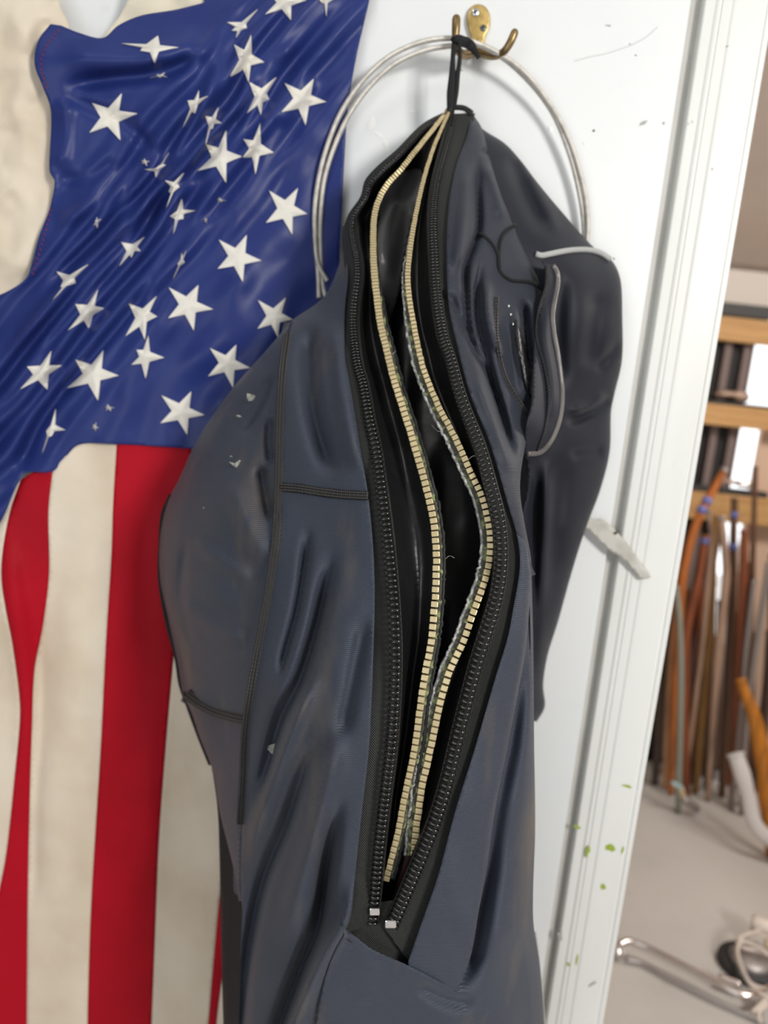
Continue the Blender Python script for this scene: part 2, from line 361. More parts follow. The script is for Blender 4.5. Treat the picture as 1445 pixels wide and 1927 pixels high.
# lumber girts (rails) across the back wall
def rail(y0px, y1px, name_lbl, xend=3.1, dy=.0):
    z1 = zb(1400, y0px, YB - .06); z0 = zb(1400, y1px, YB - .06)
    o = link('lumber_rail', box(xlo - .55, xend, YB - .062 - dy, YB - .024, z0, z1, .004), M['lumber']); tag(o, name_lbl, 'lumber rail', 'pine rails across the back wall'); return z0, z1
zt = rail(598, 645, 'uppermost pine rail across the black shed wall, just under a black strip')
zm = rail(766, 806, 'middle pine rail across the black shed wall, with a pink handled tool on it', dy=.02)
zl = rail(933, 985, 'lowest pine rail of the shed wall, behind the staves', dy=.02)
o = link('roof_strip', box(xlo - .55, xb(1436, 590), YB - .075, YB - .012, zt[1] + .001, ztop - .002, .003), M['blacksoft']); tag(o, 'black strip lying on the uppermost pine rail', 'strip')
o = link('rail_liner', box(xlo - .5, xb(1440, 780), YB - .075, YB - .024, zm[1] + .001, zm[1] + .012, .002), M['blacksoft']); tag(o, 'thin black strip lying on the middle pine rail', 'strip')
o = link('rail_liner', box(xlo - .5, xb(1428, 925), YB - .075, YB - .024, zl[1] + .001, zl[1] + .022, .002), M['blacksoft']); tag(o, 'black strip lying on the lowest pine rail', 'strip')
t = thing('hand_tool', 'pink handled tool lying on the middle pine rail', 'tool', P1(1375, 745, -(YB - .06)))
pp = P(np.array([1345, 1360, 1378, 1392, 1402.]), np.array([742, 741, 742, 746, 748.]), -(YB - .05))
v, f = tube(pp, np.array([.006, .012, .011, .020, .016]), None, 10); link('handle', new_mesh('h', v, f), M['palewood'], t)
pp = P(np.array([1400, 1404, 1408.]), np.array([748, 749, 750.]), -(YB - .05)); v, f = tube(pp, np.array([.018, .020, .010]), None, 10); link('ferrule', new_mesh('h', v, f), M['steel'], t)
t = thing('shelf_bracket', 'pink strip with shiny end fixed above the lowest pine rail', 'bracket', P1(1380, 907, -(YB - .07)))
v, f = tube(P(np.linspace(1350, 1420, 6), np.linspace(903, 914, 6), -(YB - .075)), .008, .006, 8); link('bar', new_mesh('b', v, f), M['palewood'], t)
v, f = tube(P(np.linspace(1388, 1415, 5), np.linspace(909, 914, 5), -(YB - .09)), .012, .006, 8); link('bright_end', new_mesh('b', v, f), M['chrome'], t)

# ------------------------------------------------------------------ marks on the door and casing (parts)
def blob(name, px, py, d, rx, ry, m, parent, rot=0, h=.0004, sub=1, jag=.35):
    n = 9; a = np.arange(n) / n * 2 * math.pi; rr = 1 + jag * (rng.random(n) - .5) * 2
    x = rx * rr * np.cos(a); y = ry * rr * np.sin(a); c, s = math.cos(rot), math.sin(rot)
    q = np.c_[px + x * c - y * s, py + x * s + y * c]; q2 = np.c_[px + (x * c - y * s) * .6, py + (x * s + y * c) * .6]
    V = np.vstack([P(q[:, 0], q[:, 1], d), P(q2[:, 0], q2[:, 1], d + h), P1(px, py, d + h * 1.1)[None]])
    F = [(i, n + i, n + (i + 1) % n, (i + 1) % n) for i in range(n)] + [(n + i, 2 * n, n + (i + 1) % n) for i in range(n)]
    return link(name, new_mesh(name, V, F), m, parent)
for x, y, r in ((1117, 246, 2.6), (1196, 104, 1.6), (1185, 83, 1.3), (1155, 487, 1.8), (1080, 300, 1.2)): blob('pin_hole', x, y, .0001, r, r, M['dot'], door, 0, .0002, jag=.1)
for x, y, rx, ry, r in ((1210, 232, 9, 3, -.5), (1145, 48, 7, 2, .1), (1248, 232, 3, 3, 0), (868, 132, 3, 2, 0)): blob('scuff', x, y, .0001, rx, ry, M['greychip'], door, r, .0001)
for x, y, rx, ry, r in ((697, 232, 7, 14, .3), (714, 255, 12, 6, .6), (726, 274, 5, 11, -.4), (1034, 242, 6, 5, 0), (1100, 270, 4, 4, 0), (775, 210, 8, 5, 0)): blob('paint_flake', x, y, .0002, rx, ry, M['flake'], door, r, .0005, jag=.5)
for pts in (((1080, 115), (1110, 107), (1140, 101), (1165, 93), (1190, 84)), ((1190, 84), (1215, 70), (1238, 50))):
    c = catmull(pts, 6); v, f = tube(P(c[:, 0], c[:, 1], .0001), .0003, .0001, 5); link('scratch', new_mesh('s', v, f), M['greychip'], door)
for x, y, rx, ry, r in ((1085, 1556, 7, 3, .3), (1106, 1601, 4.5, 11, .2), (1148, 1594, 9, 9, .5), (1171, 1600, 2.5, 8, .3), (1134, 1669, 6, 4.5, .9), (1180, 1480, 12, 3, .25), (1085, 1806, 2.5, 10, .1), (1070, 1815, 3, 4, 0)):
    blob('paint_chip', x, y, .0081 if x > 1100 else .0066, rx, ry, M['chip'], casing, r, .0002)
for x, y, rx, ry, r in ((1340, 318, 2.2, 2.8, 0), (1369, 87, 1.6, 2, 0), (1302, 229, 2, 2, 0), (1115, 1851, 9, 3, -.6), (1054, 1760, 5, 9, .1)): blob('scuff', x, y, .0081, rx, ry, M['greychip'], casing, r, .0002)

# torn strip tacked over the door edge
t = thing('torn_strip', 'weathered pale torn strip tacked across the door edge onto the casing', 'strip', P1(1160, 1030, .017))
pl = catmull([(1085, 972), (1108, 974), (1118, 977), (1130, 976), (1142, 984), (1160, 1000), (1180, 1024), (1200, 1052), (1224, 1087), (1214, 1089), (1207, 1091), (1190, 1071), (1170, 1050), (1150, 1038), (1125, 1015), (1103, 994), (1085, 985)], 5, True)
patch('strip', pl, lambda x, y: .0125 + .0015 * vnoise(x / 20, y / 20), M['pale_plastic'], t, 6, (.0018, .5))
link('nail', sphere(1, 1), M['rust'], t, basis(P1(1159, 1003, .0142), (1, 0, 0), (0, 1, 0), (0, 0, 1), (.0022, .0015, .0022)))

# ------------------------------------------------------------------ flag
flag = thing('flag', 'red white and blue star spangled flag draped on the white door', 'flag', P1(320, 900, .02))
def canton_extra(x, y):
    s = .78 * x + .62 * y; t = -.62 * x + .78 * y
    win = np.exp(-((s - 470) / 105) ** 2) * np.clip((y + 60) / 160, .15, 1)
    ph = 2.2 * vnoise(t / 150 + 7, s / 260); ph2 = 2.5 * vnoise(t / 110 + 31, s / 150)
    d = win * (.0085 * np.sin(2 * math.pi * s / 66 + ph * 2.2) + .0042 * np.sin(2 * math.pi * s / 35 + ph2 * 2.5))
    d += .0018 * np.sin(2 * math.pi * s / 90 + 5 * vnoise(t / 170, 3)) * np.clip((s - 500) / 120, 0, 1)
    d += .009 * vnoise(x / 95, y / 120) + .003 * vnoise(x / 42 + 5, y / 50)
    return d
canton_ctrl = [(95, 45, .060), (65, 120, .066), (95, 200, .060), (200, 220, .052), (300, 100, .064), (200, 60, .062), (240, 40, .050), (385, 5, .030), (450, 60, .04), (600, 0, .028), (690, 0, .015), (650, 250, .014), (640, 460, .015), (600, 560, .016),
               (400, 400, .046), (100, 400, .056), (0, 560, .060), (-40, 700, .060), (0, 980, .066), (100, 880, .058), (220, 838, .048), (366, 845, .036), (500, 600, .028), (500, 300, .03), (250, 650, .056), (560, 150, .026)]
canton_folds = [([(110, 165), (200, 150), (290, 138), (400, 105)], 16, -.010), ([(90, 105), (180, 110), (290, 108), (420, 70)], 26, .008), ([(110, 175), (180, 205), (240, 235), (300, 300)], 12, -.005),
                ([(118, 180), (125, 240), (110, 325)], 18, .006), ([(100, 330), (150, 340), (230, 300)], 14, -.005), ([(100, 420), (170, 390), (260, 330)], 16, .005),
                ([(400, 150), (345, 240), (285, 335), (190, 440), (70, 560)], 12, -.014), ([(430, 95), (385, 190), (320, 290), (230, 400)], 14, .012), ([(370, 240), (300, 350), (200, 470), (90, 590), (0, 690)], 12, .010),
                ([(330, 330), (255, 450), (160, 570), (40, 700)], 11, -.010), ([(540, 90), (480, 180), (420, 260)], 12, -.008), ([(590, 140), (520, 240)], 14, .005), ([(480, 480), (400, 640), (340, 720)], 30, .006), ([(300, 520), (200, 640), (90, 760)], 13, -.009),
                ([(200, 500), (120, 640), (40, 780), (0, 850)], 18, .008), ([(150, 700), (80, 790), (30, 900)], 14, -.010), ([(560, 560), (470, 690), (380, 800)], 22, .005)]
CF = Field(canton_ctrl, canton_folds, canton_extra, .005, fa=1.35)
canton_poly = np.vstack([catmull([(95, 45), (72, 76), (65, 120), (79, 160), (95, 205), (94, 325), (102, 338), (94, 390), (75, 440), (61, 490), (50, 522), (20, 545), (-40, 570)], 6),
                         [(-40, 700), (-40, 1030)], catmull([(-20, 1005), (0, 984), (36, 905), (46, 890), (99, 887), (120, 865), (146, 838), (220, 836), (366, 845), (460, 852), (640, 860)], 6),
                         [(640, 650)], catmull([(638, 480), (643, 400), (648, 300), (655, 200), (672, 100), (695, 0), (705, -60)], 6), [(384, -60), (384, -10)], catmull([(384, 5), (330, 18), (262, 30), (222, 48), (194, 71), (150, 62), (115, 48)], 6)])
canton = patch('canton', canton_poly, CF, M['blue'], flag, 5.5, (.004, 1.5))
# hem stitching along the canton's free edge
sp = []
st = catmull([(110, 58), (88, 85), (77, 120), (88, 165)], 1); L = resample(st, 14)
st2 = resample(catmull([(96, 395), (84, 440), (70, 490), (62, 515)], 1), 14)
for q in np.vstack([L, st2]):
    c = P1(q[0], q[1], float(CF(q[:1], q[1:2])[0]) + .0006); sp.append(tube(np.array([c - UP * .0012 + RIGHT * .001, c, c + UP * .0012 - RIGHT * .001]), .0006, .0005, 5))
v, f = join(sp); link('hem_stitches', new_mesh('st', v, f), M['redthread'], canton, kind='stuff')

def star(tips, c, field, parent, name='star'):
    tips = np.array(tips, float); c = np.array(c, float); n = len(tips); V = []; F = []; H = []
    inner = [c + .47 * ((tips[i] + tips[(i + 1) % n]) / 2 - c) for i in range(n)]
    k = 4
    for i in range(n):
        for other in (inner[i], inner[i - 1]):
            A, B, Cc = c, tips[i], other; b0 = len(V); idx = {}
            for a in range(k + 1):
                for b in range(k + 1 - a):
                    wa, wb_, wc = 1 - (a + b) / k, a / k, b / k
                    idx[a, b] = len(V); V.append(wa * A + wb_ * B + wc * Cc); H.append(.0040 * wa + .0022 * wb_ + .0012 * wc)
            for a in range(k):
                for b in range(k - a):
                    F.append((idx[a, b], idx[a + 1, b], idx[a, b + 1]))
                    if a + b < k - 1: F.append((idx[a + 1, b], idx[a + 1, b + 1], idx[a, b + 1]))
    V = np.array(V); d = field(V[:, 0], V[:, 1]) + np.array(H)
    # turn the edge back to the cloth
    me = new_mesh(name, P(V[:, 0], V[:, 1], d), F, True)
    bm = bmesh.new(); bm.from_mesh(me); bmesh.ops.remove_doubles(bm, verts=bm.verts, dist=1e-6); bmesh.ops.recalc_face_normals(bm, faces=bm.faces)
    if sum((f.normal.y for f in bm.faces)) > 0: bmesh.ops.reverse_faces(bm, faces=bm.faces)
    eb = [e for e in bm.edges if e.is_boundary]; r = bmesh.ops.extrude_edge_only(bm, edges=eb)
    for vv in r['geom']:
        if isinstance(vv, bmesh.types.BMVert): vv.co.y += .003
    for e in bm.edges:
        e.smooth = not (len(e.link_faces) == 2 and e.calc_face_angle(0) > .9)
    bm.to_mesh(me); bm.free()
    return link(name, me, M['star'], parent)
K = 1 / 2.0643
def T1(*a): return [(x * K, y * K) for x, y in a]
def T2(*a): return [(x * K, y * K + 450) for x, y in a]
stars = [(T1((472, 362), (532, 440), (467, 545), (347, 515), (358, 400)), T1((425, 455))), (T1((613, 138), (692, 183), (598, 243), (545, 196), (470, 168)), T1((592, 188))),
         (T1((1000, 35), (958, 108), (915, 147), (900, 118), (882, 86)), T1((935, 108))), (T1((975, 135), (1025, 240), (965, 320), (893, 295), (908, 172)), T1((955, 230))),
         (T1((1073, 298), (1045, 385), (1013, 448), (958, 440), (968, 318)), T1((1012, 375))), (T1((1218, 305), (1267, 395), (1187, 487), (1093, 435), (1105, 322)), T1((1175, 385))),
         (T1((1155, -40), (1190, 0), (1130, 78), (1030, 55), (1050, -25)), T1((1105, 5))), (T1((1275, -60), (1300, -8), (1267, 65), (1243, 5), (1200, -20)), T1((1262, -5))),
         (T1((772, 350), (805, 372), (757, 440), (708, 497), (728, 390)), T1((757, 405))), (T1((848, 415), (860, 477), (825, 500), (797, 562), (797, 450)), T1((822, 475))),
         (T1((878, 505), (938, 607), (877, 710), (767, 663), (800, 560)), T1((855, 610))), (T1((1010, 478), (1063, 592), (992, 677), (943, 610), (945, 540)), T1((990, 578))),
         (T1((655, 592), (643, 640), (605, 690), (560, 658), (610, 650)), T1((615, 655))), (T1((713, 670), (697, 725), (645, 808), (655, 745), (640, 700)), T1((675, 727))),
         (T1((705, 772), (758, 818), (712, 850), (672, 910), (660, 840)), T1((692, 830))), (T1((1157, 730), (1193, 830), (1135, 912), (1033, 865), (1045, 740)), T1((1112, 815))),
         (T1((560, 920), (545, 975), (510, 1000), (462, 1035), (470, 940)), T1((515, 965))), (T2((958, -17), (1015, 83), (943, 167), (845, 115), (850, 2)), T2((922, 72))),
         (T2((340, 98), (290, 170), (203, 237), (235, 185), (218, 125)), T2((262, 165))), (T2((770, 178), (828, 272), (752, 355), (653, 307), (655, 187)), T2((732, 258))),
         (T2((607, 222), (610, 300), (562, 390), (487, 377), (500, 250)), T2((555, 300))), (T2((380, 195), (403, 268), (345, 347), (263, 355), (292, 252)), T2((342, 283))),
         (T2((575, 375), (637, 460), (565, 542), (510, 488), (530, 430)), T2((560, 455))), (T2((1110, 227), (1137, 312), (1080, 383), (1000, 348), (1002, 237)), T2((1066, 302))),
         (T2((917, 410), (972, 500), (905, 577), (808, 533), (815, 423)), T2((885, 482))), (T2((198, 435), (240, 490), (183, 585), (78, 583), (105, 495)), T2((162, 515))),
         (T2((400, 432), (460, 530), (380, 627), (258, 580), (293, 468)), T2((362, 522))), (T2((742, 592), (795, 683), (727, 760), (622, 715), (627, 607)), T2((705, 672))),
         (T2((215, 660), (253, 742), (200, 765), (160, 837), (180, 745)), T2((195, 740))), (T2((722, 45), (715, 90), (670, 155), (690, 95), (705, 55)), T2((703, 85))), (T2((415, 640), (445, 655), (430, 668), (410, 665), (408, 650)), T2((422, 655))),
         (T2((372, 712), (382, 735), (370, 745), (357, 735), (360, 720)), T2((368, 730))), (T1((640, 280), (650, 300), (620, 300), (580, 302), (610, 288)), T1((622, 293))), (T1((560, 615), (580, 625), (570, 645), (550, 635), (548, 622)), T1((562, 630))),
         (T1((850, 765), (880, 780), (860, 785), (845, 785), (843, 772)), T1((856, 777))), (T1((795, 843), (805, 850), (802, 868), (793, 862), (792, 850)), T1((798, 856))), (T1((375, 843), (390, 850), (375, 885), (362, 875), (368, 855)), T1((374, 862)))]
for tips, c in stars: star(tips, c[0], CF, flag)
# stripes
def stripe_extra(x, y): return .004 * vnoise(x / 60 + 3, y / 260) + .0022 * vnoise(x / 34, y / 90 + 9) + .003 * np.sin((x + y * .05) / 34) * np.clip((y - 850) / 250, 0, 1)
SF = Field([(-40, 1000, .056), (0, 985, .060), (40, 905, .056), (100, 890, .056), (145, 840, .052), (220, 836, .048), (366, 845, .036), (460, 850, .03), (-40, 1500, .052), (40, 1150, .062), (60, 1300, .050), (20, 1500, .055), (120, 1300, .050), (150, 1100, .052), (250, 1150, .044), (300, 1300, .038),
            (360, 1500, .034), (100, 1900, .046), (220, 1700, .044), (300, 1950, .040), (420, 1800, .024), (470, 1300, .022), (-40, 1950, .05), (-40, 2150, .05), (220, 2150, .042), (480, 2150, .024)],
           [([(5, 960), (25, 1120), (50, 1300), (45, 1500)], 22, .008), ([(70, 1150), (75, 1300), (66, 1500), (60, 1750)], 14, -.006), ([(180, 880), (140, 1100), (110, 1400), (100, 1800)], 30, .004), ([(330, 900), (300, 1300), (270, 1700)], 26, .004)], stripe_extra, .004)
e_l = [(40, 902), (20, 960), (5, 1040), (3, 1090), (10, 1140), (25, 1220), (38, 1330), (36, 1380), (30, 1440), (20, 1540), (10, 1620), (-6, 1700), (-20, 1800), (-60, 2130)]
e1 = [(99, 884), (91, 960), (92, 1080), (80, 1180), (65, 1260), (60, 1370), (56, 1500), (52, 1700), (49, 2130)]
e2 = [(220, 833), (213, 950), (210, 1040), (200, 1200), (190, 1400), (180, 1560), (170, 1740), (160, 2130)]
e3 = [(361, 840), (350, 1000), (327, 1230), (312, 1400), (299, 1577), (291, 1772), (277, 2130)]
e4 = [(445, 848), (438, 1400), (425, 1580), (412, 1700), (400, 1830), (375, 2130)]
e5 = [(540, 852), (520, 1500), (425, 1800), (390, 2130)]
E_ = [catmull(e, 7) for e in (e_l, e1, e2, e3, e4, e5)]
def stripe(a, b, col, top=None, off=0):
    poly = np.vstack([a] + [b[::-1]] + ([top] if top is not None else [])); patch('stripe', poly, SF, M[col], flag, 7, (.003, 1), off)
stripe(np.array([(-45, 1000), (-45, 1400), (-65, 2130)]), E_[0], 'white', np.array([(10, 940), (-20, 985)]), -.002)
stripe(E_[0], E_[1], 'red', np.array([(70, 884)]), -.001); stripe(E_[1], E_[2], 'white', np.array([(180, 830), (146, 834), (120, 862)]), -.0014)
stripe(E_[2], E_[3], 'red', np.array([(290, 832)]), -.001); stripe(E_[3], E_[4], 'white', None, -.0014); stripe(E_[4], E_[5], 'red', None, -.002)
stripe(E_[5], np.array([(560, 852), (560, 2130)]), 'white', None, -.003)
wf = Field([(-40, -20, .05), (100, -20, .03), (60, 60, .05), (40, 200, .046), (90, 300, .040), (-40, 400, .05), (60, 500, .044), (-40, 600, .05)], [([(20, -20), (50, 100), (20, 260)], 26, .010), ([(0, 300), (60, 420), (0, 540)], 30, .008), ([(90, 30), (60, 130)], 20, -.006)],
           lambda x, y: .010 * vnoise(x / 50, y / 60) + .004 * vnoise(x / 22 + 4, y / 25), .004)
patch('stripe', np.vstack([[(-45, -45), (100, -45)], catmull([(106, -15), (116, 18), (130, 48), (125, 120), (120, 330), (110, 450), (80, 535), (30, 570), (-45, 590)], 7)]), wf, M['white'], flag, 7, (.004, 1.5))
patch('header', np.vstack([catmull([(185, 80), (205, 55), (225, 30), (240, 0), (250, -50)], 6), [(395, -50)], catmull([(395, 10), (330, 24), (262, 36), (222, 56), (196, 82)], 6)]), lambda x, y: .021 + .01 * vnoise(x / 40, y / 40) + .00005 * (400 - x), M['canvas'], flag, 6, (.004, 1.5))

# ------------------------------------------------------------------ coat hook
hook = thing('coat_hook', 'worn brass double coat hook screwed to the white door', 'coat hook', P1(892, 60, .0))
pl = catmull([(900, 8), (912, 12), (920, 24), (922, 40), (919, 55), (914, 66), (911, 80), (912, 98), (900, 102), (888, 98), (886, 80), (885, 66), (880, 50), (878, 36), (881, 22), (889, 11)], 3, True)
patch('back_plate', pl, lambda x, y: .0042 + .0009 * np.exp(-((x - 900) / 16) ** 2), M['brass'], hook, 4, (.0042, .6))
def screw(px, py, d, r, m, rot):
    c = P1(px, py, d); n = 16; a = np.arange(n) / n * 2 * math.pi; V = []
    for rr, h in ((1, 0), (1, .0004), (.8, .0009), (.0, .0011)): V += [c + np.array([math.cos(x) * r * rr, -h, math.sin(x) * r * rr]) for x in a]
    F = [(k * n + i, k * n + (i + 1) % n, (k + 1) * n + (i + 1) % n, (k + 1) * n + i) for k in range(3) for i in range(n)]
    s = link('screw', new_mesh('screw', V, F), m, hook)
    mats = []
    for q in (0, math.pi / 2):
        x = np.array([math.cos(rot + q), 0, math.sin(rot + q)]); mats.append(tube(np.array([c - x * r * .52 + [0, -.0011, 0], c + [0, -.00125, 0], c + x * r * .52 + [0, -.0011, 0]]), r * .15, r * .06, 6))
    v, f = join(mats); link('cross_recess', new_mesh('slot', v, f), M['slot'], s)
screw(894.5, 23, .0052, .0044, M['zinc'], .3); screw(909, 53, .0048, .0037, M['darkscrew'], .1)
def prong(pts, rad, m):
    c = catmull(pts, 4, dims=2); p = P(c[:, 0], c[:, 1], c[:, 2]); n = len(p); r = np.interp(np.linspace(0, 1, n), np.linspace(0, 1, len(rad)), rad)
    t_ = p[-1] - p[-2]; t_ /= np.linalg.norm(t_); ex = [p[-1] + t_ * r[-1] * q for q in (.5, .8, .97)]; p = np.vstack([p, ex]); r = np.r_[r, r[-1] * .86, r[-1] * .6, r[-1] * .2]
    v, f = tube(p, r, None, 14); return link('prong', new_mesh('prong', v, f), m, hook)
prong([(895, 92, .006), (885, 100, .016), (872, 103, .030), (861, 94, .043), (857.5, 72, .049), (858, 50, .050), (858.5, 36, .049)], [.0055, .0052, .0045, .0042, .0042, .0046, .0047], M['antique'])
prong([(902, 92, .006), (914, 101, .014), (932, 105, .026), (948, 97, .036), (959, 82, .040), (966, 67, .041), (968, 62, .041)], [.0055, .0052, .0042, .0040, .0042, .0044, .0043], M['antique'])

# ------------------------------------------------------------------ cable coil
def rope(pts, r, pitch, name, parent):
    c = catmull(pts, 2.2); p = P(c[:, 0], c[:, 1], c[:, 2]); s = np.r_[0, np.cumsum(np.linalg.norm(np.diff(p, axis=0), axis=1))]
    n = int(s[-1] / (pitch / 9)); u = np.linspace(0, s[-1], n); p = np.stack([np.interp(u, s, p[:, k]) for k in range(3)], 1)
    T, Sd, Nn = frames(p); out = []
    for k in range(3):
        a = u / pitch * 2 * math.pi + k * 2 * math.pi / 3
        out.append(tube(p + (Sd * np.cos(a)[:, None] + Nn * np.sin(a)[:, None]) * r * .5, r * .56, None, 6))
    v, f = join(out); return link(name, new_mesh(name, v, f), M['cable'], parent)
coil = thing('cable_coil', 'coil of silver twisted cable hanging on the brass hook behind the jacket', 'cable', P1(850, 700, .02))
rope([(600, 560, .016), (599, 520, .018), (594, 455, .020), (592, 400, .021), (599, 340, .022), (614, 280, .023), (640, 215, .025), (680, 155, .028), (730, 108, .032), (790, 80, .036), (845, 72, .038), (882, 77, .038), (932, 97, .034), (985, 135, .028), (1030, 190, .023), (1065, 250, .020), (1090, 320, .018), (1104, 390, .016), (1105, 450, .014),
      (1090, 540, .012), (1040, 650, .010), (950, 720, .010), (800, 735, .010), (690, 690, .010), (630, 610, .012), (608, 540, .014), (603, 480, .017), (603, 410, .018), (609, 345, .019), (624, 290, .020), (652, 225, .022), (692, 167, .025), (742, 121, .029), (800, 95, .033), (850, 86, .034), (898, 84, .033), (945, 108, .029), (997, 155, .023), (1040, 213, .019), (1070, 285, .016), (1084, 335, .014), (1096, 400, .012), (1099, 450, .010), (1090, 520, .008)], .0029, .0062, 'strand', coil)
rope([(592, 440, .024), (597, 490, .022), (606, 512, .019), (616, 528, .017)], .0026, .0062, 'loose_end', coil)

# ------------------------------------------------------------------ jacket
jk = thing('jacket', 'muddy navy black zip-up jacket with brass inner zipper hanging by a loop', 'jacket', P1(760, 1700, .2))
TL = [(846, 206), (796, 232), (745, 282), (706, 316), (686, 340), (678, 370), (656, 402), (650, 440), (652, 480), (655, 520), (650, 570), (648, 620), (650, 680), (656, 710), (668, 780), (679, 850), (691, 920), (700, 1003), (704, 1070), (705, 1140), (703, 1212), (700, 1300), (695, 1400), (679, 1545), (668, 1648), (660, 1723), (648, 1758)]
ZL = [(845, 212), (800, 240), (752, 290), (714, 325), (696, 345), (687, 370), (667, 402), (661, 425), (664, 455), (671, 490), (672, 520), (667, 560), (664, 600), (666, 640), (673, 690), (682, 720), (695, 790), (708, 850), (718, 920), (727, 990), (735, 1060), (742, 1150), (745, 1230), (742, 1330), (735, 1420), (725, 1500), (713, 1600), (706, 1680), (700, 1737)]
ZR = [(852, 214), (848, 240), (838, 280), (826, 325), (818, 370), (815, 420), (817, 480), (823, 570), (835, 640), (846, 670), (865, 740), (890, 810), (907, 855), (922, 910), (935, 960), (942, 1010), (943, 1060), (935, 1120), (921, 1170), (896, 1250), (880, 1310), (860, 1390), (841, 1470), (820, 1540), (797, 1600), (776, 1650), (755, 1700), (735, 1745)]
TR = [(888, 213), (878, 258), (862, 300), (850, 350), (843, 400), (840, 480), (845, 580), (860, 650), (884, 741), (921, 833), (953, 941), (974, 1015), (978, 1065), (965, 1148), (955, 1200), (932, 1275), (891, 1416), (857, 1524), (824, 1648), (795, 1731), (766, 1814)]
BL = [(842, 208), (815, 243), (780, 286), (752, 322), (733, 342), (714, 372), (704, 410), (702, 460), (704, 510), (709, 560), (716, 610), (728, 660), (740, 710), (752, 750), (768, 800), (783, 850), (797, 900), (810, 950), (818, 1000), (821, 1050), (820, 1100), (816, 1160), (810, 1215), (803, 1250), (791, 1325), (783, 1390), (772, 1450), (760, 1505), (750, 1560), (738, 1610), (728, 1652)]
BR = [(848, 204), (832, 240), (815, 280), (798, 335), (784, 395), (773, 460), (767, 520), (770, 560), (778, 610), (786, 650), (796, 692), (810, 730), (830, 775), (850, 812), (868, 850), (886, 890), (905, 930), (917, 975), (922, 1010), (921, 1050), (913, 1090), (899, 1130), (886, 1165), (872, 1207), (849, 1255), (837, 1290), (824, 1340), (814, 1390), (803, 1440), (793, 1485), (787, 1530), (783, 1560), (779, 1612)]
SIL = [(550, 602), (500, 660), (430, 740), (370, 830), (335, 905), (314, 945), (302, 1000), (300, 1080), (318, 1170), (335, 1250), (345, 1308), (360, 1340), (375, 1385), (400, 1450), (414, 1530), (436, 1620), (455, 1700)]
SEAM = [(550, 602), (543, 630), (534, 700), (529, 800), (527, 900), (522, 1000), (510, 1100), (492, 1200), (476, 1290), (465, 1370), (461, 1450), (456, 1550), (453, 1650), (456, 1720)]
J_ctrl = [(848, 205, .045), (800, 300, .120), (770, 400, .165), (740, 520, .205), (760, 650, .245), (790, 800, .285), (830, 950, .315), (850, 1100, .335), (830, 1250, .350), (800, 1400, .355), (760, 1550, .350), (720, 1750, .340), (720, 1930, .335),
          (655, 420, .115), (640, 500, .14), (600, 600, .150), (550, 602, .125), (640, 700, .225), (650, 900, .285), (600, 1000, .285), (540, 900, .25), (530, 700, .185), (500, 660, .13), (430, 740, .12), (450, 830, .19), (370, 830, .12), (400, 950, .21), (335, 910, .125), (302, 1000, .12),
          (300, 1080, .12), (370, 1100, .205), (450, 1100, .25), (335, 1250, .14), (420, 1250, .235), (360, 1340, .16), (400, 1450, .18), (412, 1530, .20), (460, 1450, .255), (560, 1300, .32), (520, 1600, .295), (600, 1600, .335), (620, 1850, .335), (500, 1850, .295), (430, 1900, .25),
          (905, 245, .06), (930, 330, .10), (965, 425, .12), (880, 400, .16), (870, 550, .205), (940, 550, .175), (1000, 540, .145), (900, 700, .25), (970, 700, .205), (1000, 800, .205), (930, 850, .285), (970, 950, .29), (1000, 1100, .29), (1005, 1400, .28), (1005, 1600, .27), (1010, 1800, .26),
          (930, 1200, .335), (930, 1500, .33), (880, 1750, .335), (960, 1750, .31), (950, 1930, .31), (1024, 1930, .26), (440, 2150, .27), (600, 2150, .33), (740, 2150, .33), (900, 2150, .315), (1040, 2150, .25)]
